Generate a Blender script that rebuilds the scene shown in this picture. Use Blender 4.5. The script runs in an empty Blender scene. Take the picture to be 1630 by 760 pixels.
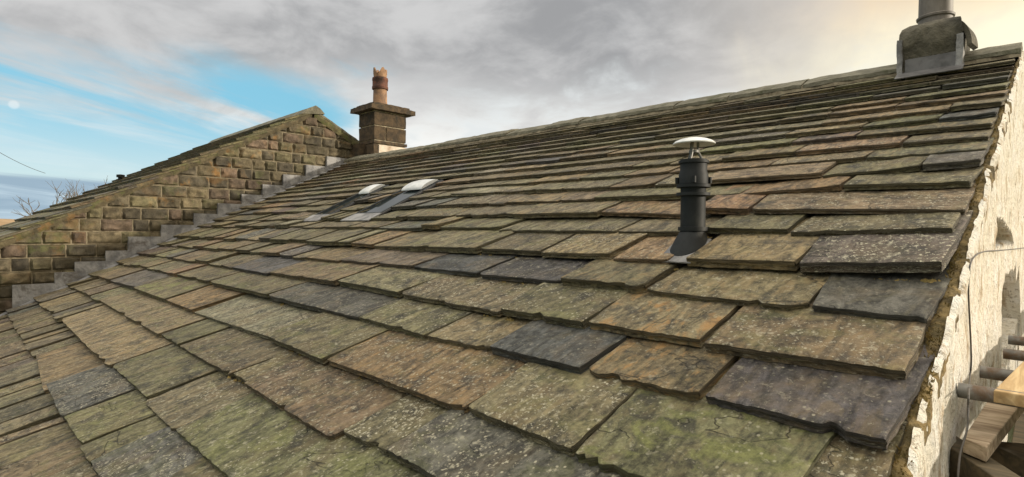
import bpy, math, random
import numpy as np
from mathutils import Vector, Matrix, noise

# ------------------------------------------------------------------ scene basics
scene = bpy.context.scene
COL = scene.collection
U = 0.23            # one survey unit in metres
ZC = 6.4            # camera height above the ground in metres
R = math.radians

# orientation measured from the vanishing points (columns = world axes of the camera)
M = np.array([[0.71412524, -0.01694534, 0.69981283],
              [0.69995723, 0.0041174, -0.7141729],
              [0.0092205, 0.99984794, 0.01480135]])
cam_data = bpy.data.cameras.new("camera")
cam = bpy.data.objects.new("camera", cam_data)
COL.objects.link(cam)
mw = Matrix([list(M[0]) + [0], list(M[1]) + [0], list(M[2]) + [ZC], [0, 0, 0, 1]])
cam.matrix_world = mw
cam_data.sensor_width = 36
cam_data.lens = 867.26 / 1630 * 36
cam_data.clip_start = 0.05
cam_data.clip_end = 20000
scene.camera = cam

scene.view_settings.view_transform = 'Standard'
scene.view_settings.look = 'None'
scene.view_settings.exposure = 0.0
scene.view_settings.gamma = 1.0
scene.view_settings.use_curve_mapping = False

SUN_AZ = R(53)      # from +Y towards +X
SUN_EL = R(14)


def nn(nt, typ, **kw):
    n = nt.nodes.new(typ)
    for k, v in kw.items():
        setattr(n, k, v)
    return n


def lk(nt, a, b):
    nt.links.new(a, b)


def setin(n, **kw):
    for k, v in kw.items():
        n.inputs[k].default_value = v


def math_n(nt, op, a, b=None, clamp=False):
    n = nn(nt, 'ShaderNodeMath', operation=op)
    n.use_clamp = clamp
    for i, v in enumerate((a, b)):
        if v is None:
            continue
        if isinstance(v, (int, float)):
            n.inputs[i].default_value = v
        else:
            lk(nt, v, n.inputs[i])
    return n.outputs[0]


def mapr(nt, v, a, b, c=0.0, d=1.0, smooth=True):
    n = nn(nt, 'ShaderNodeMapRange')
    n.interpolation_type = 'SMOOTHSTEP' if smooth else 'LINEAR'
    lk(nt, v, n.inputs[0])
    for i, x in enumerate((a, b, c, d)):
        n.inputs[i + 1].default_value = x
    return n.outputs[0]


def mixc(nt, f, a, b, mode='MIX'):
    n = nn(nt, 'ShaderNodeMix', data_type='RGBA', blend_type=mode)
    if isinstance(f, (int, float)):
        n.inputs[0].default_value = f
    else:
        lk(nt, f, n.inputs[0])
    for i, v in ((6, a), (7, b)):
        if isinstance(v, tuple):
            n.inputs[i].default_value = (v[0], v[1], v[2], 1)
        else:
            lk(nt, v, n.inputs[i])
    return n.outputs[2]


def noise_n(nt, vec, scale, detail=4, rough=0.55, dist=0.0, out=0):
    n = nn(nt, 'ShaderNodeTexNoise')
    lk(nt, vec, n.inputs['Vector'])
    setin(n, Scale=scale, Detail=detail, Roughness=rough, Distortion=dist)
    return n.outputs[out]


def vmul(nt, vec, s):
    n = nn(nt, 'ShaderNodeVectorMath', operation='MULTIPLY')
    lk(nt, vec, n.inputs[0])
    n.inputs[1].default_value = s
    return n.outputs[0]


def s2l(*c):
    return tuple(((x / 255) / 12.92 if x / 255 <= 0.04045 else ((x / 255 + 0.055) / 1.055) ** 2.4) for x in c)


# ------------------------------------------------------------------ world: sky with cloud
W_STR = 0.10
world = bpy.data.worlds.new("World")
scene.world = world
world.use_nodes = True
nt = world.node_tree
nt.nodes.clear()
wo = nn(nt, 'ShaderNodeOutputWorld')
bg = nn(nt, 'ShaderNodeBackground')
bg.inputs[1].default_value = W_STR
lk(nt, bg.outputs[0], wo.inputs[0])
sky = nn(nt, 'ShaderNodeTexSky', sky_type='NISHITA')
sky.sun_disc = False
sky.sun_elevation = SUN_EL
sky.sun_rotation = SUN_AZ
sky.altitude = 250
sky.air_density = 1.0
sky.dust_density = 1.0
tc = nn(nt, 'ShaderNodeTexCoord')
dirv = tc.outputs['Generated']
sep = nn(nt, 'ShaderNodeSeparateXYZ')
lk(nt, dirv, sep.inputs[0])
# azimuth: 0 = +Y, positive to +X ; elevation, both in degrees
az = math_n(nt, 'MULTIPLY', math_n(nt, 'ARCTAN2', sep.outputs[0], sep.outputs[1]), 57.29578)
el = math_n(nt, 'MULTIPLY', math_n(nt, 'ARCSINE', sep.outputs[2]), 57.29578)
# cloud coordinates: project on a high flat layer so that clouds flatten to the horizon
den = math_n(nt, 'ADD', math_n(nt, 'MAXIMUM', sep.outputs[2], 0.0), 0.25)
cx = math_n(nt, 'DIVIDE', sep.outputs[0], den)
cy = math_n(nt, 'DIVIDE', sep.outputs[1], den)
comb = nn(nt, 'ShaderNodeCombineXYZ')
lk(nt, cx, comb.inputs[0])
lk(nt, cy, comb.inputs[1])
cl = comb.outputs[0]
nb = noise_n(nt, cl, 1.2, 6, 0.55, 0.3)
nd = noise_n(nt, cl, 3.6, 8, 0.58, 0.3)
# rotated streak coordinates for the thin high bands
mp = nn(nt, 'ShaderNodeMapping', vector_type='TEXTURE')
lk(nt, cl, mp.inputs[0])
mp.inputs['Rotation'].default_value = (0, 0, R(104))
mp.inputs['Scale'].default_value = (2.2, 0.5, 1)
nstr = noise_n(nt, mp.outputs[0], 1.5, 7, 0.6, 0.6)
# open blue sky lies to the far left, low down
edge = math_n(nt, 'ADD', math_n(nt, 'MULTIPLY', math_n(nt, 'SUBTRACT', nb, 0.5), 9.0),
              math_n(nt, 'MULTIPLY', math_n(nt, 'SUBTRACT', nstr, 0.5), 9.0))
e1 = math_n(nt, 'ADD', el, edge)
lowm = mapr(nt, e1, 12.0, 16.5)                  # 1 = cloud deck overhead
azm = math_n(nt, 'ADD', az, math_n(nt, 'MULTIPLY', edge, 2.2))
sidem = mapr(nt, azm, -68.0, -57.0)               # 1 = cloud to the right
back = mapr(nt, azm, -175.0, -140.0, 1.0, 0.0)
cover = math_n(nt, 'MAXIMUM', math_n(nt, 'MAXIMUM', lowm, sidem), back)

# thin streaks within the blue
streak = math_n(nt, 'MULTIPLY', mapr(nt, nstr, 0.44, 0.66), mapr(nt, el, 5.0, 11.0, 0.15, 0.95))
cover = math_n(nt, 'MAXIMUM', cover, streak)
# blue
blue_l = mixc(nt, mapr(nt, el, 1.0, 12.0), s2l(226, 246, 250), s2l(142, 216, 244))
b10 = mixc(nt, 1.0, blue_l, (1 / W_STR,) * 3, 'MULTIPLY')
blue = mixc(nt, 0.25, b10, sky.outputs[0])
# cloud colours
grey = mixc(nt, mapr(nt, math_n(nt, 'ADD', math_n(nt, 'MULTIPLY', nd, 0.6), math_n(nt, 'MULTIPLY', nb, 0.5)), 0.42, 0.68), s2l(160, 161, 163), s2l(208, 208, 208))
bright = mixc(nt, mapr(nt, nd, 0.35, 0.7), s2l(232, 236, 236), (1.06, 1.05, 1.0))
lft = mapr(nt, az, -60.0, -78.0, 0.0, 2.5)
hi = math_n(nt, 'ADD', math_n(nt, 'ADD', el, lft), math_n(nt, 'MULTIPLY', math_n(nt, 'SUBTRACT', nd, 0.5), 20.0))
grey = mixc(nt, mapr(nt, az, -34.0, -8.0), grey, s2l(216, 209, 200))
cloud = mixc(nt, mapr(nt, hi, 8.5, 16.5), bright, grey)
# warm glow round the hidden sun
warm = mixc(nt, mapr(nt, math_n(nt, 'ADD', el, math_n(nt, 'MULTIPLY', nb, 8.0)), 19.0, 27.0), (1.16, 1.08, 0.80), s2l(250, 212, 164))
gl = mapr(nt, math_n(nt, 'SUBTRACT', azm, math_n(nt, 'MULTIPLY', el, 0.5)), -34.0, -9.0)
gl = math_n(nt, 'MULTIPLY', gl, mapr(nt, az, 80.0, 150.0, 1.0, 0.0))
cloud = mixc(nt, math_n(nt, 'MULTIPLY', math_n(nt, 'MULTIPLY', gl, mapr(nt, nd, 0.3, 0.6, 0.62, 0.95)), 1.0), cloud, warm)
# unseen sky shaped for the roof light: bright overhead, duller behind the viewer
bb = mapr(nt, sep.outputs[1], -0.1, -0.6)
cloud = mixc(nt, bb, cloud, (0.62, 0.60, 0.56))
zb = mapr(nt, el, 27.0, 58.0)
cloud = mixc(nt, zb, cloud, (2.1, 1.98, 1.74))
c10 = mixc(nt, 1.0, cloud, (1 / W_STR,) * 3, 'MULTIPLY')
skyc = mixc(nt, cover, blue, c10)
# low bank of blue-grey cloud over the left horizon
bank = math_n(nt, 'MULTIPLY', mapr(nt, math_n(nt, 'ADD', el, math_n(nt, 'MULTIPLY', math_n(nt, 'SUBTRACT', nstr, 0.5), 2.0)), 3.4, 4.1, 1.0, 0.0), mapr(nt, azm, -76.0, -68.0, 1.0, 0.0))
bankc = mixc(nt, mapr(nt, nstr, 0.4, 0.62), tuple(x / W_STR for x in s2l(158, 182, 200)), tuple(x / W_STR for x in s2l(205, 225, 236)))
skyc = mixc(nt, bank, skyc, bankc)
# daytime moon
mv = M @ np.array([22 - 815., 380. - 167, -867.26])
mv /= np.linalg.norm(mv)
dp = nn(nt, 'ShaderNodeVectorMath', operation='DOT_PRODUCT')
lk(nt, dirv, dp.inputs[0])
dp.inputs[1].default_value = tuple(mv)
moon = mapr(nt, dp.outputs['Value'], math.cos(R(0.40)), math.cos(R(0.18)))
skyc = mixc(nt, math_n(nt, 'MULTIPLY', moon, 0.35), skyc, (10.5, 10.5, 10.2))
lk(nt, skyc, bg.inputs[0])

# ------------------------------------------------------------------ sun
sd = bpy.data.lights.new("sun", 'SUN')
sd.energy = 4.0
sd.angle = R(1.5)
sd.color = (1.0, 0.89, 0.73)
sun = bpy.data.objects.new("sun", sd)
COL.objects.link(sun)
sv = Vector((math.sin(SUN_AZ) * math.cos(SUN_EL), math.cos(SUN_AZ) * math.cos(SUN_EL), math.sin(SUN_EL)))
sun.rotation_euler = sv.to_track_quat('Z', 'Y').to_euler()
sun.location = (20, 20, 30)

# ------------------------------------------------------------------ measuring helpers (units)
SL, SB = 0.50, -5.9           # roof plane z = SL*y + SB
SN = np.array([0, -SL, 1.0]) / math.hypot(1, SL)


def ray(px, py):
    return M @ np.array([px - 815., 380. - py, -867.26])


def on_plane(px, py):
    r = ray(px, py)
    t = SB / (r[2] - SL * r[1])
    return r * t


def on_z(px, py, z):
    r = ray(px, py)
    return r * (z / r[2])


def on_x(px, py, x):
    r = ray(px, py)
    return r * (x / r[0])


def wallx(y):
    return -1.115 + 0.0227 * y


def on_wall(px, py):
    r = ray(px, py)
    return r * (-1.115 / (r[0] - 0.0227 * r[1]))


def W(p):
    return (p[0] * U, p[1] * U, p[2] * U + ZC)


def fr(*p):
    return noise.fractal(Vector(p), 0.6, 2.0, 4)


# ------------------------------------------------------------------ mesh helpers
class MB:
    def __init__(self):
        self.v = []
        self.f = []
        self.tint = []
        self.prm = []
        self.uv = []
        self.use = False

    def add(self, verts, faces, tint=None, prm=None, uv=None):
        o = len(self.v)
        self.v += [tuple(map(float, p)) for p in verts]
        self.f += [tuple(i + o for i in f) for f in faces]
        if tint is not None:
            self.use = True
            self.tint += [tint] * len(verts)
            self.prm += [prm or (0, 0, 0, 0)] * len(verts)
            self.uv += uv if uv else [(0, 0, 0)] * len(verts)

    def box(self, a, b, **k):
        (x0, y0, z0), (x1, y1, z1) = a, b
        v = [(x, y, z) for z in (z0, z1) for y in (y0, y1) for x in (x0, x1)]
        f = [(0, 2, 3, 1), (4, 5, 7, 6), (0, 1, 5, 4), (2, 6, 7, 3), (0, 4, 6, 2), (1, 3, 7, 5)]
        self.add(v, f, **k)

    def prism(self, poly, off):
        n = len(poly)
        off = np.array(off, float)
        v = [np.array(p, float) for p in poly] + [np.array(p, float) + off for p in poly]
        f = [tuple(range(n))[::-1], tuple(range(n, 2 * n))] + [(i, (i + 1) % n, (i + 1) % n + n, i + n) for i in range(n)]
        self.add(v, f)

    def tube(self, pts, rad, seg=12, cap=True):
        pts = [Vector(p) for p in pts]
        if not isinstance(rad, (list, tuple)):
            rad = [rad] * len(pts)
        v, f = [], []
        prev = None
        for i, p in enumerate(pts):
            d = (pts[min(i + 1, len(pts) - 1)] - pts[max(i - 1, 0)]).normalized()
            ref = prev if prev else (Vector((0, 0, 1)) if abs(d.z) < 0.9 else Vector((1, 0, 0)))
            a = (ref - d * ref.dot(d)).normalized()
            prev = a
            b = d.cross(a)
            for k in range(seg):
                t = 2 * math.pi * k / seg
                v.append(p + (a * math.cos(t) + b * math.sin(t)) * rad[i])
        for i in range(len(pts) - 1):
            for k in range(seg):
                k2 = (k + 1) % seg
                f.append((i * seg + k, i * seg + k2, (i + 1) * seg + k2, (i + 1) * seg + k))
        if cap:
            f.append(tuple(range(seg))[::-1])
            f.append(tuple((len(pts) - 1) * seg + k for k in range(seg)))
        self.add(v, f)

    def lathe(self, c, prof, seg=28):
        """prof: list of (radius, z)"""
        v, f = [], []
        for r_, z in prof:
            for k in range(seg):
                t = 2 * math.pi * k / seg
                v.append((c[0] + r_ * math.cos(t), c[1] + r_ * math.sin(t), c[2] + z))
        for i in range(len(prof) - 1):
            for k in range(seg):
                k2 = (k + 1) % seg
                f.append((i * seg + k, i * seg + k2, (i + 1) * seg + k2, (i + 1) * seg + k))
        self.add(v, f)

    def build(self, name, mat, parent=None, smooth=False, bevel=0.0):
        me = bpy.data.meshes.new(name)
        off = world_loc(parent)
        vs = [(p[0] * U - off[0], p[1] * U - off[1], p[2] * U + ZC - off[2]) for p in self.v]
        me.from_pydata(vs, [], self.f)
        me.update()
        if self.use:
            a = me.attributes.new("tint", 'FLOAT_COLOR', 'POINT')
            a.data.foreach_set("color", [c for t in self.tint for c in (t[0], t[1], t[2], 1.0)])
            a = me.attributes.new("prm", 'FLOAT_COLOR', 'POINT')
            a.data.foreach_set("color", [c for t in self.prm for c in t])
            a = me.attributes.new("loc", 'FLOAT_VECTOR', 'POINT')
            a.data.foreach_set("vector", [c for t in self.uv for c in t])
        me.materials.append(mat)
        if smooth:
            me.polygons.foreach_set("use_smooth", [True] * len(me.polygons))
            if hasattr(me, 'set_sharp_from_angle'):
                me.set_sharp_from_angle(angle=R(smooth if smooth is not True else 40))
        o = bpy.data.objects.new(name, me)
        COL.objects.link(o)
        if parent:
            o.parent = parent
        if bevel:
            m = o.modifiers.new("bevel", 'BEVEL')
            m.width = bevel
            m.segments = 2
            m.limit_method = 'ANGLE'
        return o


def world_loc(p):
    x = Vector((0, 0, 0))
    while p is not None:
        x = x + Vector(p.location)
        p = p.parent
    return x


def tag(o, label=None, cat=None, group=None, kind=None):
    for k, v in (('label', label), ('category', cat), ('group', group), ('kind', kind)):
        if v:
            o[k] = v
    return o


def thing(name, loc, label, cat, group=None):
    o = bpy.data.objects.new(name, None)
    o.empty_display_size = 0.2
    COL.objects.link(o)
    o.location = loc
    return tag(o, label, cat, group)


# ------------------------------------------------------------------ materials
def new_mat(name, rough=0.8, metallic=0.0):
    m = bpy.data.materials.new(name)
    m.use_nodes = True
    t = m.node_tree
    b = t.nodes['Principled BSDF']
    b.inputs['Roughness'].default_value = rough
    b.inputs['Metallic'].default_value = metallic
    return m, t, b


def bump(t, b, h, strength, dist):
    n = nn(t, 'ShaderNodeBump')
    n.inputs['Strength'].default_value = strength
    n.inputs['Distance'].default_value = dist
    lk(t, h, n.inputs['Height'])
    lk(t, n.outputs[0], b.inputs['Normal'])


def objco(t):
    return nn(t, 'ShaderNodeTexCoord').outputs['Object']


def mat_slate():
    m, t, b = new_mat("stone_slate", 0.70)
    b.inputs['Specular IOR Level'].default_value = 0.35
    at = nn(t, 'ShaderNodeAttribute', attribute_name='tint')
    pr = nn(t, 'ShaderNodeAttribute', attribute_name='prm')
    lo = nn(t, 'ShaderNodeAttribute', attribute_name='loc')
    ps = nn(t, 'ShaderNodeSeparateColor')
    lk(t, pr.outputs['Color'], ps.inputs[0])
    moss, lich, oran = ps.outputs[0], ps.outputs[1], ps.outputs[2]
    v = lo.outputs['Vector']
    seedalpha = pr.outputs['Alpha']
    # cleft grain runs up the slope on most slates
    grain = noise_n(t, vmul(t, v, (3.6, 1.15, 1)), 1.0, 8, 0.68, 1.2)
    fine = noise_n(t, v, 11.0, 7, 0.78)
    lamn = noise_n(t, vmul(t, v, (1.0, 0.7, 1)), 1.0, 9, 0.62, 0.5)
    lams = math_n(t, 'SNAP', lamn, 0.085)
    crk = mapr(t, math_n(t, 'ABSOLUTE', math_n(t, 'SUBTRACT', noise_n(t, vmul(t, v, (0.8, 1.5, 1)), 0.8, 4, 0.5, 0.4), 0.56)), 0.0, 0.006, 1.0, 0.0)
    crk = math_n(t, 'MULTIPLY', crk, mapr(t, noise_n(t, v, 0.45, 2, 0.5), 0.50, 0.56))
    blot = noise_n(t, v, 1.1, 5, 0.6, 0.5)
    blot2 = noise_n(t, vmul(t, v, (1.6, 0.8, 1)), 2.3, 6, 0.65, 1.0)
    c = at.outputs['Color']
    # value variation
    val = math_n(t, 'ADD', math_n(t, 'MULTIPLY', mapr(t, grain, 0.34, 0.66), 1.15), math_n(t, 'MULTIPLY', mapr(t, fine, 0.30, 0.70), 0.95))
    val = math_n(t, 'ADD', val, 0.06)
    cv = nn(t, 'ShaderNodeCombineColor')
    for i in range(3):
        lk(t, val, cv.inputs[i])
    c = mixc(t, 1.0, c, cv.outputs[0], 'MULTIPLY')
    # brown / olive drift inside one slate
    c = mixc(t, math_n(t, 'MULTIPLY', mapr(t, blot, 0.48, 0.68), 0.45), c, (0.165, 0.118, 0.066))
    c = mixc(t, math_n(t, 'MULTIPLY', mapr(t, blot2, 0.52, 0.70), 0.42), c, (0.128, 0.110, 0.060))
    # iron stained orange bands
    om = math_n(t, 'MULTIPLY', mapr(t, math_n(t, 'ADD', math_n(t, 'MULTIPLY', blot2, 0.6), math_n(t, 'MULTIPLY', grain, 0.4)), 0.49, 0.62), oran)
    c = mixc(t, om, c, (0.36, 0.215, 0.085))
    # black algae / dirt
    dirt = noise_n(t, v, 2.1, 7, 0.72, 0.4)
    c = mixc(t, math_n(t, 'MULTIPLY', mapr(t, dirt, 0.48, 0.64), 0.72), c, (0.030, 0.029, 0.026))
    c = mixc(t, math_n(t, 'MULTIPLY', crk, 0.75), c, (0.022, 0.019, 0.015))
    # moss
    mn = noise_n(t, vmul(t, v, (0.9, 1.7, 1)), 1.3, 6, 0.65, 0.6)
    mm = math_n(t, 'MULTIPLY', mapr(t, mn, 0.50, 0.64), math_n(t, 'MULTIPLY', moss, 0.75))
    mg = mixc(t, mapr(t, fine, 0.35, 0.65), (0.125, 0.135, 0.045), (0.26, 0.27, 0.09))
    c = mixc(t, mm, c, mg)
    # pale lichen: crusts and specks
    ln = noise_n(t, v, 6.5, 5, 0.72, 0.3)
    vo = nn(t, 'ShaderNodeTexVoronoi')
    lk(t, v, vo.inputs['Vector'])
    vo.inputs['Scale'].default_value = 9.0
    sp = mapr(t, vo.outputs['Distance'], 0.10, 0.24, 1.0, 0.0)
    spm = math_n(t, 'MULTIPLY', sp, mapr(t, noise_n(t, v, 1.6, 3, 0.6), 0.46, 0.58))
    ln2 = noise_n(t, v, 17.0, 4, 0.7)
    ln2 = math_n(t, 'ADD', ln2, math_n(t, 'MULTIPLY', math_n(t, 'SUBTRACT', lich, 0.6), 0.09))
    spk = math_n(t, 'MULTIPLY', mapr(t, ln2, 0.59, 0.67), mapr(t, noise_n(t, v, 1.1, 4, 0.6), 0.42, 0.56))
    lm = math_n(t, 'MAXIMUM', math_n(t, 'MULTIPLY', mapr(t, ln, 0.56, 0.68), 0.7), math_n(t, 'MAXIMUM', spm, spk))
    lm = math_n(t, 'MULTIPLY', lm, lich)
    c = mixc(t, lm, c, (0.56, 0.52, 0.38))
    lk(t, c, b.inputs['Base Color'])
    h = math_n(t, 'ADD', math_n(t, 'MULTIPLY', grain, 0.8), math_n(t, 'MULTIPLY', fine, 0.55))
    h = math_n(t, 'ADD', h, math_n(t, 'MULTIPLY', lm, 0.12))
    h = math_n(t, 'ADD', h, math_n(t, 'MULTIPLY', dirt, 0.8))
    h = math_n(t, 'ADD', h, math_n(t, 'MULTIPLY', lams, 3.2))
    h = math_n(t, 'SUBTRACT', h, math_n(t, 'MULTIPLY', crk, 0.5))
    bump(t, b, h, 1.0, 0.014)
    return m


def mat_stonewall():
    m, t, b = new_mat("gritstone_block", 0.9)
    at = nn(t, 'ShaderNodeAttribute', attribute_name='tint')
    pr = nn(t, 'ShaderNodeAttribute', attribute_name='prm')
    ps = nn(t, 'ShaderNodeSeparateColor')
    lk(t, pr.outputs['Color'], ps.inputs[0])
    v = objco(t)
    n1 = noise_n(t, v, 9.0, 6, 0.7)
    n2 = noise_n(t, v, 2.2, 5, 0.6)
    n3 = noise_n(t, v, 30.0, 4, 0.7)
    val = math_n(t, 'ADD', math_n(t, 'MULTIPLY', mapr(t, n1, 0.3, 0.7), 0.9), 0.5)
    cv = nn(t, 'ShaderNodeCombineColor')
    for i in range(3):
        lk(t, val, cv.inputs[i])
    c = mixc(t, 1.0, at.outputs['Color'], cv.outputs[0], 'MULTIPLY')
    c = mixc(t, math_n(t, 'MULTIPLY', mapr(t, n2, 0.5, 0.65), 0.55), c, (0.075, 0.062, 0.036))
    c = mixc(t, math_n(t, 'MULTIPLY', mapr(t, noise_n(t, v, 3.1, 6, 0.7), 0.50, 0.62), ps.outputs[0]), c, (0.34, 0.17, 0.045))
    c = mixc(t, math_n(t, 'MULTIPLY', mapr(t, noise_n(t, v, 4.3, 6, 0.7), 0.52, 0.66), ps.outputs[1]), c, (0.10, 0.115, 0.035))
    lk(t, c, b.inputs['Base Color'])
    bump(t, b, math_n(t, 'ADD', n1, math_n(t, 'MULTIPLY', n3, 0.4)), 0.9, 0.02)
    return m


def mat_noisy(name, c1, c2, scale=6.0, rough=0.85, bs=0.5, bd=0.01, c3=None, metallic=0.0, stretch=(1, 1, 1), lo=0.35, hi_=0.65):
    m, t, b = new_mat(name, rough, metallic)
    v = vmul(t, objco(t), stretch)
    n1 = noise_n(t, v, scale, 7, 0.65, 0.3)
    c = mixc(t, mapr(t, n1, lo, hi_), c1, c2)
    if c3:
        c = mixc(t, mapr(t, noise_n(t, v, scale * 0.45, 6, 0.7, 0.5), 0.52, 0.66), c, c3)
    lk(t, c, b.inputs['Base Color'])
    n2 = noise_n(t, v, scale * 4, 4, 0.65)
    bump(t, b, math_n(t, 'ADD', n1, math_n(t, 'MULTIPLY', n2, 0.5)), bs, bd)
    return m


def mat_render():
    m, t, b = new_mat("painted_render", 0.9)
    v = objco(t)
    n1 = noise_n(t, v, 7.0, 7, 0.72, 0.2)
    n2 = noise_n(t, v, 38.0, 5, 0.75)
    n3 = noise_n(t, vmul(t, v, (1, 1, 0.28)), 14.0, 6, 0.7, 0.3)
    c = mixc(t, mapr(t, n1, 0.40, 0.66), (0.80, 0.75, 0.63), (0.87, 0.85, 0.79))
    c = mixc(t, math_n(t, 'MULTIPLY', mapr(t, n3, 0.52, 0.64), 0.8), c, (0.46, 0.34, 0.20))
    c = mixc(t, math_n(t, 'MULTIPLY', mapr(t, n2, 0.55, 0.64), 0.7), c, (0.26, 0.20, 0.12))
    lk(t, c, b.inputs['Base Color'])
    h = math_n(t, 'ADD', math_n(t, 'MULTIPLY', n2, 0.7), n1)
    bump(t, b, math_n(t, 'ADD', h, n3), 1.0, 0.03)
    return m


def mat_wood(name, c1, c2, axis='Y', sc=10.0):
    m, t, b = new_mat(name, 0.8)
    st = {'X': (0.12, 1, 1), 'Y': (1, 0.10, 1)}[axis]
    v = vmul(t, objco(t), st)
    n1 = noise_n(t, v, sc * 3, 6, 0.65, 0.6)
    n2 = noise_n(t, v, sc, 4, 0.6, 0.3)
    c = mixc(t, mapr(t, n1, 0.36, 0.64), c1, c2)
    c = mixc(t, math_n(t, 'MULTIPLY', mapr(t, n2, 0.55, 0.7), 0.6), c, tuple(x * 0.4 for x in c1))
    lk(t, c, b.inputs['Base Color'])
    bump(t, b, n1, 0.5, 0.006)
    return m


M_SLATE = mat_slate()
M_STONE = mat_stonewall()
M_MORTAR = mat_noisy("lime_mortar", (0.13, 0.108, 0.066), (0.25, 0.21, 0.14), 12, c3=(0.08, 0.062, 0.036))
M_LEAD = mat_noisy("sheet_lead", (0.15, 0.15, 0.155), (0.32, 0.315, 0.31), 7, 0.8, 0.8, 0.02, c3=(0.13, 0.12, 0.11), metallic=0.0)
M_LEADD = mat_noisy("dark_lead", (0.085, 0.082, 0.082), (0.17, 0.165, 0.165), 8, 0.55, 0.3, 0.005, metallic=0.25)
M_RENDER = mat_render()
M_RIDGE = mat_noisy("ridge_stone", (0.105, 0.098, 0.068), (0.20, 0.185, 0.135), 9, 0.9, 0.9, 0.02, c3=(0.085, 0.085, 0.045))
M_UNDER = mat_noisy("roof_underlay", (0.02, 0.018, 0.014), (0.035, 0.03, 0.022), 6)
M_PVC = mat_noisy("black_plastic", (0.006, 0.008, 0.009), (0.013, 0.016, 0.017), 9, 0.6, 0.15, 0.002, c3=(0.026, 0.027, 0.024))
M_PVC.node_tree.nodes['Principled BSDF'].inputs['Specular IOR Level'].default_value = 0.3
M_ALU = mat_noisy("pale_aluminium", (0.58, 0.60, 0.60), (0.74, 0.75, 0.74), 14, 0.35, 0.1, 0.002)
M_CHIM = mat_noisy("sooty_stone", (0.040, 0.028, 0.016), (0.095, 0.064, 0.034), 9, 0.9, 0.8, 0.02, c3=(0.035, 0.028, 0.018))
M_JOINT = mat_noisy("pale_pointing", (0.36, 0.30, 0.20), (0.48, 0.42, 0.30), 12)
M_CEMENT = mat_noisy("pale_cement", (0.52, 0.44, 0.35), (0.66, 0.58, 0.48), 7, c3=(0.36, 0.26, 0.18))
M_POT = mat_noisy("terracotta", (0.21, 0.12, 0.065), (0.36, 0.21, 0.115), 7, 0.75, 0.3, 0.006, c3=(0.13, 0.085, 0.06))
M_POTD = mat_noisy("sooty_terracotta", (0.06, 0.022, 0.012), (0.16, 0.055, 0.028), 9, 0.75, 0.4, 0.006, c3=(0.02, 0.015, 0.012))
M_FLUE = mat_noisy("grey_flue", (0.12, 0.105, 0.09), (0.21, 0.185, 0.16), 10, 0.6, 0.2, 0.003, stretch=(1, 1, 0.3))
M_FLAUNCH = mat_noisy("mossy_cement", (0.055, 0.050, 0.036), (0.15, 0.135, 0.10), 6, 0.95, 1.0, 0.03, c3=(0.035, 0.032, 0.022))
M_MOSS = mat_noisy("verge_moss", (0.09, 0.068, 0.026), (0.27, 0.19, 0.075), 16, 0.95, 1.0, 0.02, c3=(0.07, 0.05, 0.02))
M_GRASS = mat_noisy("dry_moss_tufts", (0.13, 0.10, 0.03), (0.34, 0.24, 0.08), 20, 0.9)
M_STEEL = mat_noisy("galvanised_steel", (0.12, 0.118, 0.11), (0.24, 0.235, 0.22), 12, 0.55, 0.3, 0.003, c3=(0.14, 0.09, 0.055), metallic=0.35)
M_BOARD = mat_wood("scaffold_board_wood", (0.42, 0.28, 0.13), (0.62, 0.46, 0.25))
M_BOARDG = mat_wood("weathered_board_wood", (0.24, 0.17, 0.105), (0.58, 0.47, 0.34), 'X', 7.0)
M_BEAM = mat_wood("dark_timber", (0.05, 0.040, 0.022), (0.12, 0.090, 0.048), 'X')
M_CABLE = mat_noisy("grey_cable", (0.04, 0.037, 0.033), (0.08, 0.07, 0.06), 20, 0.6)
M_FIELD = mat_noisy("field_grass", (0.045, 0.07, 0.02), (0.09, 0.11, 0.035), 0.05, 0.95, 0.2, 0.1)
M_HILL = mat_noisy("moorland", (0.26, 0.16, 0.07), (0.36, 0.24, 0.12), 0.01, 0.95, 0.2, 0.1)
M_BARK = mat_noisy("bare_bark", (0.10, 0.08, 0.06), (0.18, 0.15, 0.12), 10)
M_FRAME = mat_noisy("dark_grey_frame", (0.018, 0.022, 0.024), (0.035, 0.04, 0.042), 12, 0.85, 0.1, 0.002)
mg, tg, bgm = new_mat("window_glass", 0.06)
bgm.inputs['Base Color'].default_value = (0.02, 0.028, 0.03, 1)
bgm.inputs['Specular IOR Level'].default_value = 0.25
M_GLASS = mg

# ------------------------------------------------------------------ ground, hills
g = MB()
N = 48
for_v = []
S = 60000
g.add([(-S, -S, -ZC / U), (S, -S, -ZC / U), (S, S, -ZC / U), (-S, S, -ZC / U)], [(0, 1, 2, 3)])
go = g.build("ground", M_FIELD)
tag(go, "green field ground far below the roof", "ground", kind="structure")
h = MB()
vs, fs = [], []
K = 120
for i in range(K + 1):
    a = R(-150 + 175 * i / K)
    for j, d in enumerate((14000, 17000, 21000, 26000)):
        hz = [0, 0.6, 1.0, 0.3][j] * (260 + 190 * noise.noise(Vector((a * 2.1, 3.3, j * .2))) + 60 * noise.noise(Vector((a * 9, 1, 0))))
        vs.append((d * math.sin(a), d * math.cos(a), -ZC / U - 8 + hz))
for i in range(K):
    for j in range(3):
        q = i * 4 + j
        fs.append((q, q + 4, q + 5, q + 1))
h.add(vs, fs)
ho = h.build("hills", M_HILL, smooth=True)
tag(ho, "low tawny moorland hills on the far horizon", "hills", kind="structure")

# ================================================================== HOUSE 1
HX0, HX1 = -41.5, -1.0
house = thing("stone_roofed_house", (-21 * U, 23.3 * U, 0), "long low house with olive brown stone slate roof and rough white gable wall", "house")

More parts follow.
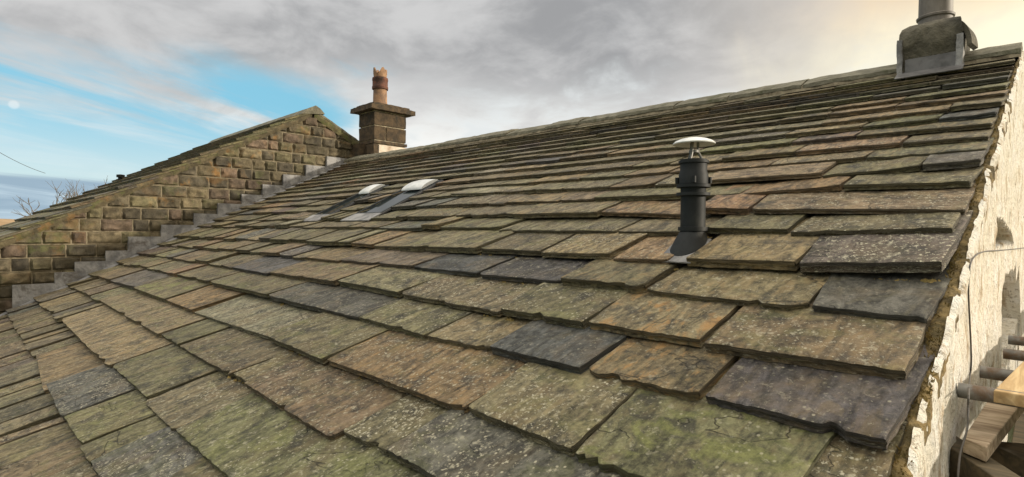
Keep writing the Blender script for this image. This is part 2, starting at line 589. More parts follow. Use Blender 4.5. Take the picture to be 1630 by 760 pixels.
# ---- traced course tail lines (pixels of the photograph -> roof plane)
TR = {
    -3: [(9, 502), (17, 507), (32, 535), (50, 562), (61, 575), (82, 620), (107, 667), (137, 717), (150, 745)],
    -2: [(54, 481), (62, 487), (100, 517), (150, 567), (197, 607), (235, 642), (255, 660), (290, 692), (310, 722), (350, 757)],
    -1: [(108, 459), (150, 478), (180, 499), (217, 516), (260, 540), (312, 573), (375, 605), (400, 619), (467, 662), (542, 704), (617, 742)],
    0: [(148, 442), (180, 454), (220, 467), (270, 485), (315, 502), (375, 527), (400, 533), (430, 546), (482, 570), (515, 582), (600, 616), (725, 657), (745, 668), (800, 700), (910, 742), (955, 756)],
    1: [(190, 424), (237, 432), (287, 445), (340, 456), (400, 474), (450, 486), (512, 501), (575, 517), (650, 540), (725, 556), (782, 569), (850, 590), (925, 606), (1000, 625), (1112, 652), (1200, 680), (1242, 692), (1445, 742)],
    2: [(225, 410), (290, 418), (370, 433), (400, 440), (475, 450), (535, 459), (582, 468), (637, 477), (700, 490), (800, 509), (887, 524), (935, 531), (990, 540), (1112, 558), (1200, 577), (1330, 598), (1465, 617)],
    3: [(255, 396), (329, 401), (393, 408), (500, 418), (575, 426), (660, 434), (762, 446), (800, 451), (897, 460), (1025, 475), (1200, 493), (1287, 505), (1475, 524)],
    4: [(274, 383), (366, 386), (412, 388), (500, 393), (575, 398), (675, 403), (762, 408), (862, 414), (975, 424), (1092, 431), (1200, 437), (1267, 442), (1512, 452)],
    5: [(329, 365), (384, 366), (500, 367.5), (574, 369), (666, 371), (721, 372), (795, 374), (872, 375.5), (964, 377), (1075, 379), (1252, 382.5), (1537, 385)],
    6: [(511, 354), (610, 353), (795, 350.5), (946, 349.5), (1100, 350), (1200, 349), (1400, 347), (1550, 346)],
    7: [(629, 337), (703, 335), (795, 331), (881, 329.5), (946, 327), (1075, 322), (1181, 318), (1257, 316), (1330, 312), (1459, 307), (1558, 302)],
    8: [(693, 320), (780, 313), (890, 310), (964, 308), (1075, 303), (1128, 300), (1257, 294), (1330, 290), (1464, 281), (1568, 274)],
}
CY = {}
for k, pts in TR.items():
    q = sorted([tuple(on_plane(*p)[:2]) for p in pts])
    xs = np.array([a for a, b_ in q])
    ys = np.array([b_ for a, b_ in q])
    mean = np.median(ys)
    # keep the traced waviness but tame the grazing-angle error far away
    wgt = np.clip(1.0 + xs / 60.0, 0.35, 1.0)
    CY[k] = (xs, mean + (ys - mean) * wgt)
hi_y = [15.1, 15.85, 16.65, 17.35, 18.05, 18.75, 19.4, 20.05, 20.65, 21.2, 21.75]
for i, y in enumerate(hi_y):
    xs = np.linspace(-42, 0, 22)
    CY[9 + i] = (xs, np.array([y + 0.05 * noise.noise(Vector((x * .25, i * 7.1, 0))) for x in xs]))
for i, y in enumerate([0.72, -0.5, -1.75]):
    CY[-4 - i] = (np.array([-42., 0.]), np.array([y, y]))
KMAX = 8 + len(hi_y)


def ytail(k, x):
    xs, ys = CY[k]
    return float(np.interp(x, xs, ys)) + 0.02 * noise.noise(Vector((x * 1.1, k * 3.7, 0)))


def verge_x(y):
    return float(np.interp(y, [-2, 5, 6.9, 8, 9.3, 10.3, 11.7, 13.4, 15.1, 18.1, 22.4], [-1.17, -1.13, -1.10, -1.06, -1.10, -1.06, -1.02, -0.99, -0.93, -0.84, -0.70]))


def skew(x, y):
    return min(0.42, max(0.06, 0.06 + 0.03 * (-x - 5)))


TINTS = {
    'olive': (0.142, 0.123, 0.070), 'brown': (0.146, 0.116, 0.069), 'tan': (0.188, 0.147, 0.083),
    'grey': (0.100, 0.095, 0.079), 'blue': (0.074, 0.073, 0.070), 'green': (0.130, 0.124, 0.064),
    'warm': (0.196, 0.132, 0.073), 'pale': (0.205, 0.184, 0.124), 'plum': (0.110, 0.090, 0.073),
}
# traced joints (pixel x on the tail line) and special colours, right to left
J = {
    0: [(955 + 290, 'brown', .2, .8, 0), (917, 'green', 1.0, .5, .1), (747, 'olive', .3, 1.0, .15), (524, 'warm', .2, .8, .45), (430, 'olive', .5, .7, 0), (315, 'pale', .2, .9, .2), (270, 'warm', .1, .5, .9), (220, 'olive', .9, .4, 0), (180, 'grey', .2, .4, .1)],
    -1: [(617, 'grey', .3, .8, 0), (542, 'olive', .1, 1.3, 0), (400, 'brown', .2, .8, .25), (375, 'olive', .2, .7, .2), (290, 'olive', .3, .7, .2), (262, 'olive', .2, .4, 0), (162, 'tan', .4, .6, .3)],
    -2: [(350 + 200, 'olive', .3, .4, .1), (290, 'green', .6, .7, .0), (240, 'olive', .3, .9, .2), (182, 'green', .4, .5, .05), (100, 'tan', .2, .8, .3)],
    -3: [(190, 'olive', .3, .6, .1), (152, 'grey', .3, .9, 0), (140, 'green', .5, .4, 0), (112, 'green', .5, .6, 0), (85, 'grey', .1, .9, .15), (60, 'tan', .1, .5, .5)],
    1: [(1117, 'blue', .05, .45, .12), (930, 'tan', .1, .4, .95), (782, 'blue', 0, .3, 0), (680, 'tan', .2, .7, .25), (575, 'olive', .2, .9, .1), (430, 'grey', .1, .55, .05), (340, 'olive', .4, .5, .1), (287, 'olive', .4, .5, .2)],
    2: [(1124, 'brown', .35, .75, .25), (937, 'tan', 0, .5, 1.0), (800, 'olive', .4, .8, 0), (640, 'brown', .25, .9, .15), (540, 'olive', .2, .7, .1), (430, 'tan', .4, .4, .2), (372, 'blue', 0, .3, 0)],
    3: [(1287, 'grey', .05, .25, 0), (1028, 'brown', .15, .7, .25), (897, 'brown', .1, .35, .35), (762, 'blue', 0, .55, 0), (660, 'blue', .1, .35, 0), (545, 'plum', .1, .3, .2), (490, 'tan', .1, .4, .3)],
    4: [(1270, 'plum', .1, 1.1, 0), (1092, 'tan', .15, .4, .3), (1068, 'lead', 0, 0, 0), (975, 'warm', .1, .8, .3), (862, 'tan', .3, .9, .1), (765, 'olive', .3, .6, 0), (640, 'olive', .4, .5, .1)],
    5: [(1257, 'olive', .1, .9, .05), (1123, 'olive', .2, .5, .1), (983, 'olive', .2, .5, .15), (795, 'olive', .3, .6, 0), (700, 'olive', .3, .4, .1)],
    6: [(1195, 'brown', .15, .8, .15), (1102, 'warm', .1, .4, .6), (955, 'warm', .2, .6, .3), (818, 'olive', .3, .5, .25)],
    7: [(1340, 'olive', .2, .6, .1), (1180, 'warm', .1, .5, .35), (1085, 'olive', .1, .4, .1), (945, 'olive', .1, .4, 0)],
    8: [(1465, 'grey', .1, .5, 0), (1310, 'olive', .2, .5, .1), (1115, 'tan', .1, .5, .1)],
}
# blocked areas: (x0,x1,y0,y1) roof windows and vent apron are set into the slates
BLOCK = [(-22.95, -20.55, 12.3, 16.5), (-27.0, -25.2, 12.3, 16.5)]
rnd = random.Random(7)


def rand_style(r, k):
    c = r.choices(['olive', 'brown', 'tan', 'grey', 'blue', 'green', 'warm', 'plum', 'pale'], [36, 24, 14, 8, 4, 6, 5, 4, 4])[0]
    return c, r.uniform(0, .5) if r.random() < .6 else 0, r.uniform(.2, .95), (r.uniform(.1, .6) if r.random() < .35 else 0.0)


def slate(mb, k, x0, x1, style, r, yt=ytail, base=0.0, plane=(SL, SB), lod=None, g=None, T=0.15):
    """one stone slate: x0..x1 along the tail"""
    col, ms, li, orr = style
    xm = (x0 + x1) / 2
    y0 = yt(k, xm)
    if g is None:
        g = (yt(k + 1, xm) - y0) if k < KMAX else 0.7
    g = max(0.45, g)
    L = g * 1.75
    dist = math.hypot(xm, y0)
    if lod is None:
        cell = 0.06 if dist < 9 else (0.10 if dist < 13 else (0.2 if dist < 20 else 0.45))
    else:
        cell = lod
    w = x1 - x0
    na = max(3, int(w / cell))
    nss = max(3, int(g * 1.1 / cell))
    svals = [g * 1.1 * i / nss for i in range(nss + 1)] + [L]
    if cell < 0.3:
        svals.insert(1, 0.022)
    avals = [j / na for j in range(na + 1)]
    if cell < 0.3:
        avals = [0, 0.018 / (x1 - x0)] + avals[1:-1] + [1 - 0.018 / (x1 - x0), 1]
        na = len(avals) - 1
    nsn = len(svals)
    t_i = T * (r.uniform(0.75, 1.35) if k < 9 else r.uniform(.9, 1.12))
    lift = r.uniform(0.035, 0.105) if k < 9 else r.uniform(.03, .05)
    sk = skew(xm, y0)
    skl = sk + r.gauss(0, .035)
    skr = sk + r.gauss(0, .035)
    seed = r.uniform(0, 500)
    chip = r.uniform(0.02, 0.06)
    far_ = k > 8 and base == 0.0
    crn0, crn1 = [(r.uniform(.03, .09) if r.random() < .25 else r.uniform(0.0, .025)) for _ in range(2)]
    if k == 3 and 'brown' == col and ms == .15:
        crn1 = .16
    dyt = r.gauss(0, 0.03 if k < 9 else .015)
    rot = r.gauss(0, 0.012)
    tw = r.gauss(0, 0.03 if k < 9 else .012)
    sl, sb = plane
    nrm = np.array([0, -sl, 1.0]) / math.hypot(1, sl)
    b = TINTS.get(col, TINTS['olive'])
    vj = r.uniform(0.82, 1.2)
    tint = tuple(x * vj * r.uniform(.95, 1.05) for x in b)
    prm = (ms, li, orr, 1.0)
    crossgrain = r.random() < 0.12
    V, UVs = [], []

    def P(a, s, extra, hh):
        # a 0..1 across, s up the slope
        ex = 0.025 * noise.noise(Vector((s * 3 + seed, 1.3, 0)))
        ex2 = 0.025 * noise.noise(Vector((s * 3 + seed, 9.3, 0)))
        xl = x0 + skl * s + ex
        xr = x1 + skr * s + ex2
        x = xl + (xr - xl) * a
        return x, hh
    def tail_off(a):
        n_ = noise.noise(Vector((a * w * 2.2 + seed, 5.5, 0))) + 0.5 * noise.noise(Vector((a * w * 7 + seed, 2.5, 0)))
        o = chip * 0.22 * n_ + 0.020 * noise.noise(Vector((a * w * 16 + seed, 7.5, 0)))
        n2 = noise.noise(Vector((a * w * 2.6 + seed, 31.5, 0))) + .4 * noise.noise(Vector((a * w * 11 + seed, 13.5, 0)))
        if n2 > 0.50:
            o += min(.09, (n2 - 0.50) * 0.6)
        da0, da1 = a * w, (1 - a) * w
        if da0 < crn0 * 2:
            o += crn0 * (1 - da0 / (crn0 * 2)) ** 2
        if da1 < crn1 * 2:
            o += crn1 * (1 - da1 / (crn1 * 2)) ** 2
        return o
    def put(x, y, hh, ru=0.0):
        z = sl * y + sb
        V.append((x + nrm[0] * hh, y + nrm[1] * hh, z + nrm[2] * hh))
        if crossgrain:
            UVs.append(((y - y0) * 1.0 + seed, (x - x0) + seed * 1.7 + ru, seed + ru))
        else:
            UVs.append(((x - x0 - sk * (y - y0)) + seed, (y - y0) + seed * 1.7 + ru, seed + ru))
    yl_, yr_ = yt(k, x0), yt(k, x1)
    H = np.zeros((nsn, na + 1))
    X = np.zeros((nsn, na + 1))
    Y = np.zeros((nsn, na + 1))
    for i, s in enumerate(svals):
        fade = max(0.0, 1 - s / (g * .6))
        for j in range(na + 1):
            a = avals[j]
            so = s + tail_off(a) * fade
            x, _ = P(a, so, 0, 0)
            y = yl_ + (yr_ - yl_) * (x - x0) / (x1 - x0) + dyt + rot * (x - xm) + so
            hh = t_i + lift - T * so / g + tw * (a - .5)
            if cell < 0.3:
                n1 = noise.noise(Vector((x * 2.2, y * 1.0, seed)))
                n2 = noise.noise(Vector((x * 6, y * 3.2, seed + 4)))
                hh += 0.012 * n1 + 0.006 * n2
                # cleft laminations: little steps
                n3 = noise.noise(Vector((x * 1.3, y * .9, seed + 9))) + .25 * n2
                if n3 > 0.12 + 0.3 * math.sin(seed):
                    hh -= 0.013
                if s == 0:
                    hh -= 0.010
                if j in (0, na):
                    hh -= 0.010
            X[i, j], Y[i, j], H[i, j] = x, y, hh
            put(x, y, hh)
    F = []
    n = na + 1
    for i in range(nsn - 1):
        for j in range(na):
            F.append((i * n + j, i * n + j + 1, (i + 1) * n + j + 1, (i + 1) * n + j))
    # risers: tail, left, right — three ragged layers
    def riser(idx, dx, dy):
        base_n = len(V)
        levels = ((0.30, 0.010), (0.55, -0.010), (0.8, 0.006), (1.0, -0.045))
        for li_, (fr_, out) in enumerate(levels):
            for (i, j) in idx:
                o = out + 0.016 * noise.noise(Vector((X[i, j] * 5, Y[i, j] * 5, seed + li_ * 3)))
                put(X[i, j] + dx * o, Y[i, j] + dy * o, H[i, j] - t_i * fr_, -3 - t_i * fr_ * 3)
        m_ = len(idx)
        top = [i * n + j for i, j in idx]
        rows = [top] + [[base_n + l * m_ + q for q in range(m_)] for l in range(len(levels))]
        for a_, b_ in zip(rows[:-1], rows[1:]):
            for q in range(m_ - 1):
                F.append((a_[q], b_[q], b_[q + 1], a_[q + 1]))
    riser([(0, j) for j in range(na + 1)], 0, -1)
    riser([(i, 0) for i in range(nsn - 1, -1, -1)], -1, 0)
    riser([(i, na) for i in range(nsn)], 1, 0)
    mb.add(V, F, tint=tint, prm=prm, uv=UVs)


roof = MB()
count = 0
for k in sorted(CY):
    yc = ytail(k, -10)
    js = []
    if k in J:
        for (px, col, ms, li, orr) in J[k]:
            # px on the tail line -> x
            pts = TR[k]
            py = np.interp(px, [p[0] for p in pts], [p[1] for p in pts])
            if px > pts[-1][0]:
                (xa, ya), (xb, yb) = pts[-2], pts[-1]
                py = yb + (px - xb) * (yb - ya) / (xb - xa)
            js.append((float(on_plane(px, py)[0]), (col, ms, li, orr)))
    xr = verge_x(ytail(k, -1) + .5) + rnd.uniform(-.05, .03)
    x = xr
    lst = []
    for xl, st in js:
        if x - xl > 0.25:
            lst.append((xl, x, st))
            x = xl
    wm = float(np.interp(yc, [0, 8, 15, 22], [1.5, 1.65, 2.0, 2.0]))
    while x > -41.3:
        wdt = min(max(rnd.gauss(wm, .5), .7), 3.4)
        if k > 8 and x > xr - 0.1:
            wdt = rnd.uniform(1.0, 2.8)
        xl = x - wdt
        if xl < -40.6:
            xl = -41.45
        lst.append((xl, x, rand_style(rnd, k)))
        x = xl
    for (xa, xb, st) in lst:
        gap = (0.075 if k < 7 else 0.045) + rnd.uniform(0, .06)
        if st[0] == 'lead':
            continue
        ym = ytail(k, (xa + xb) / 2) + .4
        pieces = [(xa + gap / 2, xb - gap / 2)]
        for (bx0, bx1, by0, by1) in BLOCK:
            if by0 - .1 < ym < by1:
                np_ = []
                for (p0, p1) in pieces:
                    if p1 <= bx0 or p0 >= bx1:
                        np_.append((p0, p1))
                    else:
                        if bx0 - p0 > .15:
                            np_.append((p0, bx0 - .04))
                        if p1 - bx1 > .15:
                            np_.append((bx1 + .04, p1))
                pieces = np_
        for (p0, p1) in pieces:
            slate(roof, k, p0, p1, st, rnd, T=0.175 if k < 6 else 0.14)
            count += 1
print("slates", count)
ro = roof.build("roof", M_SLATE, house, smooth=35)
ro["label"] = "overlapping olive brown stone slates in diminishing courses"

# underlay and rear slope
ub = MB()
YR = 23.3
ZR = SL * YR + SB
d = -0.14
ub.add([(-41.5, -3, SL * -3 + SB + d), (-1.3, -3, SL * -3 + SB + d), (-1.1, YR, ZR + d), (-41.5, YR, ZR + d)], [(0, 1, 2, 3)])
ub.build("roof_underlay", M_UNDER, house)
rb = MB()
rr = random.Random(3)


def yt_back(k, x):
    return k * 1.1


# rear slope mirrored: simple thick slab with slates on its own plane
rb2 = MB()
rb2.prism([(-41.5, YR, ZR - .05), (-0.6, YR, ZR - .05), (-0.35, YR + 24, ZR - 12), (-41.5, YR + 24, ZR - 12)], (0, 0, -0.3))
rb2.build("rear_roof", M_RIDGE, house)

# ridge stones
rg = MB()
x = -0.60
rr = random.Random(11)
while x > -41.3:
    w = rr.uniform(2.2, 3.4)
    xl = max(x - w, -41.4)
    if -3.7 < x < -1.9 and False:
        pass
    lift = rr.uniform(-.03, .05)
    n = 10
    V, F = [], []
    prof = [(-1.02, -0.30), (-1.0, -0.16), (-0.62, 0.03), (-0.30, 0.17), (-0.08, 0.24), (0.12, 0.24), (0.35, 0.12), (0.95, -0.2), (1.0, -0.4)]
    for i in range(n + 1):
        xx = x - 0.03 + (xl + 0.03 - (x - 0.03)) * i / n
        for j, (dy, dz) in enumerate(prof):
            q = 0.03 * noise.noise(Vector((xx * 1.7, j * 2.1, x))) + 0.02 * noise.noise(Vector((xx * 5, j * 3.1, x)))
            V.append((xx, YR + dy + q, ZR + dz + lift + q * 1.3 - (0.02 if i in (0, n) else 0)))
    m_ = len(prof)
    for i in range(n):
        for j in range(m_ - 1):
            a = i * m_ + j
            F.append((a, a + m_, a + m_ + 1, a + 1))
    F.append(tuple(range(m_)))
    F.append(tuple(n * m_ + j for j in range(m_))[::-1])
    rg.add(V, F)
    x = xl
rg.build("ridge", M_RIDGE, house, smooth=40)
# mortar bed seen in the ridge joints
rm = MB()
V, F = [], []
for i in range(300):
    xx = -0.62 - 40.7 * i / 299
    q = .03 * noise.noise(Vector((xx * 3, 0, 0)))
    V += [(xx, YR - 1.06 + q, ZR - 0.42), (xx, YR - 0.95 + q, ZR - .20), (xx, YR, ZR + .14), (xx, YR + .9, ZR - .25)]
for i in range(299):
    for j in range(3):
        F.append((i * 4 + j, i * 4 + 4 + j, i * 4 + 5 + j, i * 4 + 1 + j))
rm.add(V, F)
rm.build("ridge_mortar", M_MORTAR, house, smooth=True)

# ---- white gable wall: rough bulging render with a ragged top edge
gw = MB()
ys = [-1.2, 0, 1, 2] + list(np.arange(3.0, 15.5, 0.10)) + list(np.arange(15.5, 26.0, 0.13)) + list(np.arange(26, 47.3, 0.8))
rows = [0, .03, .07, .12] + list(np.arange(0.19, 5.0, 0.07)) + [5.5, 6.5, 8, 10, 13, 17, 22, 30]
V, F, = [], []
for i, y in enumerate(ys):
    yy = y
    ztop = SL * yy + SB if yy < YR else ZR - 0.5 * (yy - YR)
    jag = 0.09 * noise.noise(Vector((y * 2.3, 0, 0))) + 0.12 * noise.noise(Vector((y * 6.0, 4, 0)))
    ztop += 0.0 + jag
    for j, dz in enumerate(rows):
        z = max(ztop - dz, -ZC / U)
        bul = 0.07 * noise.noise(Vector((y * .8, z * .8, 5))) + 0.030 * noise.noise(Vector((y * 2.6, z * 2.6, 5))) + 0.016 * noise.noise(Vector((y * 7, z * 7, 5)))
        xx = wallx(y) + bul + 0.02
        if j == 0:
            xx -= .07
            z += .01
        if j == 1:
            xx -= .015
        V.append((xx, y, z))
m_ = len(rows)
holes = []
# slit window and small quadrant hole in the gable (real recesses)
SY0, SY1 = on_wall(1600, 480)[1], on_wall(1617, 480)[1]
SZ1, SZ0 = -0.95, -3.6


def q_in(y, z):
    if SY0 - .8 < y < SY1 + .8 and SZ0 < z < SZ1:
        return 1
    y0_, y1_ = 15.2, 20.2
    if y0_ < y < y1_ and -0.26 < z < 0.36:
        u_ = (y - y0_) / (y1_ - y0_)
        if z < -0.26 + 0.62 * math.sqrt(max(0, 1 - u_ * u_)):
            return 2
    return 0


for i in range(len(ys) - 1):
    for j in range(m_ - 1):
        a = i * m_ + j
        c = [V[a], V[a + 1], V[a + m_ + 1], V[a + m_]]
        cyy = sum(p[1] for p in c) / 4
        czz = sum(p[2] for p in c) / 4
        if q_in(cyy, czz):
            holes.append((i, j))
            continue
        F.append((a, a + m_, a + m_ + 1, a + 1))
gw.add(V, F)
hs = set(holes)
for (i, j) in holes:          # reveals and back of the recesses
    a = i * m_ + j
    quad = [a, a + 1, a + m_ + 1, a + m_]
    dv = [(V[q][0] - 0.85, V[q][1], V[q][2]) for q in quad]
    gw.add(dv, [(0, 3, 2, 1)])
    for (di, dj, q0, q1) in ((-1, 0, 0, 1), (1, 0, 3, 2), (0, -1, 0, 3), (0, 1, 1, 2)):
        if (i + di, j + dj) not in hs:
            gw.add([V[quad[q0]], V[quad[q1]], dv[q1], dv[q0]], [(0, 1, 2, 3)])
# body behind so that the wall is solid
wall_o = gw.build("gable_wall", M_RENDER, house, smooth=60)
wall_o["label"] = "rough cream white rendered gable wall lit by low sun"
bw = MB()
bw.box((-41.4, -1.2, -ZC / U), (-1.2, -0.2, SL * -1 + SB - .3))
bw.build("front_wall", M_RENDER, house)
bw = MB()
bw.box((-41.4, 46.0, -ZC / U), (-1.2, 47.0, -6.6))
bw.build("rear_wall", M_RENDER, house)

# ---- verge: mortar fillet with dry moss between slates and render
vg = MB()
V, F = [], []
yy = np.arange(0, 22.4, 0.06)
prof = 5
for i, y in enumerate(yy):
    z = SL * y + SB
    xi = verge_x(y) - 0.04
    xo = wallx(y) - 0.03
    n0 = noise.noise(Vector((y * 3, 1, 0)))
    n1 = noise.noise(Vector((y * 9, 2, 0)))
    wid = 0.05 * n0 + .03 * n1
    for j, (fx, dz) in enumerate(((0, -.06), (.35, .0), (.7, -.02), (1.0, -.06), (1.05, -.28))):
        V.append((xi + (xo + 0.035 + wid - xi) * fx, y, z + dz + 0.05 * noise.noise(Vector((y * 5, j * 3, 0)))))
for i in range(len(yy) - 1):
    for j in range(prof - 1):
        a = i * prof + j
        F.append((a, a + 1, a + prof + 1, a + prof))
vg.add(V, F)
vg.build("verge_mortar", M_MOSS, house, smooth=60)
tf = MB()
rt = random.Random(5)
for i in range(2600):
    y = 22 - 17 * rt.random() ** 0.6
    dens = noise.noise(Vector((y * 1.4, 8, 0)))
    if dens < -0.05 and rt.random() < .85:
        continue
    z = SL * y + SB
    x = verge_x(y) + rt.uniform(-.01, .12) * (1.0 if y < 10 else .5)
    hh = rt.uniform(.03, .10)
    dx, dy = rt.uniform(-.06, .08), rt.uniform(-.08, .06)
    wv = rt.uniform(.008, .02)
    tf.add([(x - wv, y, z - .06), (x + wv, y + wv, z - .06), (x + dx * .6 + wv * .6, y + dy * .6, z - .05 + hh * .6), (x + dx, y + dy, z - .06 + hh)], [(0, 1, 2), (0, 2, 3)])
for i in range(620):
    k = rt.choice([-3, -2, -1, 0, 1, 1, 2, 2, 3, 3, 4, 5])
    x = -1.2 - 22 * rt.random() ** 1.5
    if noise.noise(Vector((x * 0.9, k * 5.1, 2))) < 0.05:
        continue
    y = ytail(k, x) + rt.uniform(-.02, .03)
    q = rt.uniform(.015, .045)
    for _ in range(5):
        ox, oy = rt.uniform(-.07, .07), rt.uniform(-.02, .02)
        c_ = np.array([x + ox, y + oy, SL * (y + oy) + SB + .01])
        tf.add([c_ + (-q, 0, 0), c_ + (0, -q * .8, -q * .3), c_ + (q, 0, 0), c_ + (0, q, q * .5), c_ + (rt.uniform(-.5, .5) * q, 0, q * 1.1)],
               [(0, 1, 4), (1, 2, 4), (2, 3, 4), (3, 0, 4)])
mo = tf.build("moss", M_GRASS, house)
mo["kind"] = "stuff"

# ---- stepped lead flashing against the neighbour's wall
HROW = None
steps_px = [(19, 454), (86, 434), (118, 417), (167, 399.5), (203, 377), (255, 358), (307, 340), (345, 324), (383, 309.5), (416, 294), (449, 278), (485, 263), (518, 249.6), (556, 240)]
XW = -41.5
sp = [on_x(p[0], p[1], XW) for p in steps_px]
ld = MB()
for i, p in enumerate(sp[:-1]):
    y0_, y1_ = p[1], sp[i + 1][1] + .12
    zt = p[2]
    zb0, zb1 = SL * y0_ + SB, SL * y1_ + SB
    xo = XW + 0.25 + 0.012 * (i % 2)
    nseg = 6
    V = []
    for a in range(nseg + 1):
        y = y0_ + (y1_ - y0_) * a / nseg
        for b_ in range(5):
            z0_ = SL * y + SB + 0.02
            ztt = max(zt, z0_ + .05)
            z = z0_ + (ztt - z0_) * b_ / 4
            V.append((xo + 0.03 * noise.noise(Vector((y * 2, z * 2, i))), y, z))
    F = []
    for a in range(nseg):
        for b_ in range(4):
            q = a * 5 + b_
            F.append((q, q + 5, q + 6, q + 1))
    # returned top and leading edge
    o = len(V)
    for a in range(nseg + 1):
        vx = V[a * 5 + 4]
        V.append((XW - .15, vx[1], vx[2]))
    for a in range(nseg):
        F.append((a * 5 + 4, a * 5 + 9, o + a + 1, o + a))
    ld.add(V, F)
    ld.add([V[0], V[4], (XW - .1, V[4][1], V[4][2]), (XW - .1, V[0][1], V[0][2])], [(0, 1, 2, 3)])
ld.build("lead_flashing", M_LEAD, house, smooth=50)
# soakers lying on the slates at the foot of the steps
sk_ = MB()
V, F = [], []
ysk = np.arange(-1.0, 22.6, 0.25)
for i, y in enumerate(ysk):
    for j in range(5):
        x = XW + 0.26 + j * (0.15 + .03 * noise.noise(Vector((y * .7, 3, 0))))
        hgt = 0.13 + 0.02 * noise.noise(Vector((x * 2, y * 2, 0))) - (0.05 if j == 4 else 0)
        V.append((x, y - SL * hgt, SL * y + SB + hgt))
for i in range(len(ysk) - 1):
    for j in range(4):
        a = i * 5 + j
        F.append((a, a + 1, a + 6, a + 5))
sk_.add(V, F)
sk_.build("lead_soaker", M_LEAD, house, smooth=50)


def plane_pt(x, y, h=0.0):
    return np.array([x + SN[0] * h, y + SN[1] * h, SL * y + SB + SN[2] * h])


def slab(mb, x0, x1, y0, y1, h0, h1):
    """box lying in the roof plane"""
    c = [plane_pt(x, y, h_) for h_ in (h0, h1) for y in (y0, y1) for x in (x0, x1)]
    mb.add(c, [(0, 2, 3, 1), (4, 5, 7, 6), (0, 1, 5, 4), (2, 6, 7, 3), (0, 4, 6, 2), (1, 3, 7, 5)])


# ---- two roof windows
for (x0, x1, y0, y1, lab) in ((-22.85, -20.65, 12.95, 16.35, "nearer roof window with an added pale cap as sky glint at its head"), (-26.9, -25.3, 12.95, 16.35, "farther, narrower roof window with an added white cap as sky glint at its head")):
    m = MB()
    fw = 0.13
    slab(m, x0, x0 + fw, y0, y1, -.1, .15)
    slab(m, x1 - fw, x1, y0, y1, -.1, .15)
    slab(m, x0 + fw, x1 - fw, y0, y0 + fw, -.1, .14)
    slab(m, x0 + fw, x1 - fw, y1 - fw, y1, -.1, .14)
    fo = m.build("roof_window", M_FRAME, house, bevel=0.006)
    fo["label"] = lab
    m = MB()
    slab(m, x0 + fw, x1 - fw, y0 + fw, y1 - fw, -.02, .06)
    m.build("pane", M_GLASS, fo)
    m = MB()      # added pale cap, shaped to stand for the sky glint on the pane
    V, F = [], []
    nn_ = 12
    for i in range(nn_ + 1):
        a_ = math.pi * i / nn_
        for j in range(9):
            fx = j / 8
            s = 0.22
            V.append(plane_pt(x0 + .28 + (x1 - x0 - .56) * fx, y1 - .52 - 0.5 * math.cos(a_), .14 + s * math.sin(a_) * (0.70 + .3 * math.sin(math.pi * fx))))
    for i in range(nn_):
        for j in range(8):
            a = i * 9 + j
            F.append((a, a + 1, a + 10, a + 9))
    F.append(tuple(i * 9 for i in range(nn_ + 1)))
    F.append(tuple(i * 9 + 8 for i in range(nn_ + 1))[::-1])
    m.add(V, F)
    m.build("glint_cap", M_ALU, fo, smooth=50)
    m = MB()
    slab(m, x0 - .1, x1 + .1, 12.3, y0, .10, .15)
    m.build("lead_apron", M_LEAD, fo)
    m = MB()
    slab(m, x0 - .06, x0 - .002, y0, y1, .05, .12)
    m.build("side_flashing", M_LEADD, fo)
    m = MB()
    slab(m, x1 + .002, x1 + .06, y0, y1, .05, .12)
    m.build("side_flashing", M_LEADD, fo)

# ---- soil vent pipe
vx, vy = -5.36, 10.95
fwd = 0.6998 * -vx + 0.7142 * vy


def zpx(py):
    return (373 - py) / 867.26 * fwd


m = MB()
prof = [(.25, -1.2)]
def ring(z, r0, r1, hw):
    return [(r0, z - hw), (r1, z - hw * .9), (r1, z + hw * .9), (r0, z + hw)]
prof += ring(zpx(368), .255, .30, .045)
prof += ring(zpx(313), .255, .345, .035)
prof += ring(zpx(300), .265, .345, .035)
prof += [(.30, zpx(297)), (.30, zpx(282)), (.275, zpx(277)), (.275, zpx(266))]
prof += ring(zpx(262), .275, .31, .03)
prof += [(.275, zpx(258)), (.22, zpx(258)), (.22, zpx(275)), (0.001, zpx(275))]
m.lathe((vx, vy, 0), prof)
for a_ in range(4):       # clamp lugs
    t_ = a_ * math.pi / 2 + .5
    m.box((vx + .33 * math.cos(t_) - .03, vy + .33 * math.sin(t_) - .03, zpx(296)), (vx + .33 * math.cos(t_) + .03, vy + .33 * math.sin(t_) + .03, zpx(286)))
vp = m.build("vent_pipe", M_PVC, house, smooth=40)
vp["label"] = "black plastic vent pipe with collars, topped by a pale dome cowl"
m = MB()
zt = zpx(238)
m.lathe((vx, vy, 0), [(0.001, zpx(223)), (.15, zpx(223.6)), (.28, zpx(226)), (.38, zpx(229)), (.435, zpx(232.5)), (.43, zpx(234)), (.36, zpx(232)), (0.001, zpx(229))])
m.build("cowl", M_ALU, vp, smooth=60)
m = MB()
for t_ in (0.6, 2.7, 4.8):
    m.tube([(vx + .2 * math.cos(t_), vy + .2 * math.sin(t_), zpx(262)), (vx + .09 * math.cos(t_), vy + .09 * math.sin(t_), zpx(246)), (vx + .08 * math.cos(t_), vy + .08 * math.sin(t_), zpx(231))], .028, 8)
m.lathe((vx, vy, 0), [(.001, zpx(247)), (.10, zpx(247)), (.10, zpx(243)), (.001, zpx(243))], 16)
m.build("bracket", M_STEEL, vp, smooth=40)
m = MB()               # sloping boot that spreads to the roof plane
V, F = [], []
sg = 32
lv = [(0.0, .275), (.25, .30), (.55, .34), (.85, .38), (1.0, .42)]
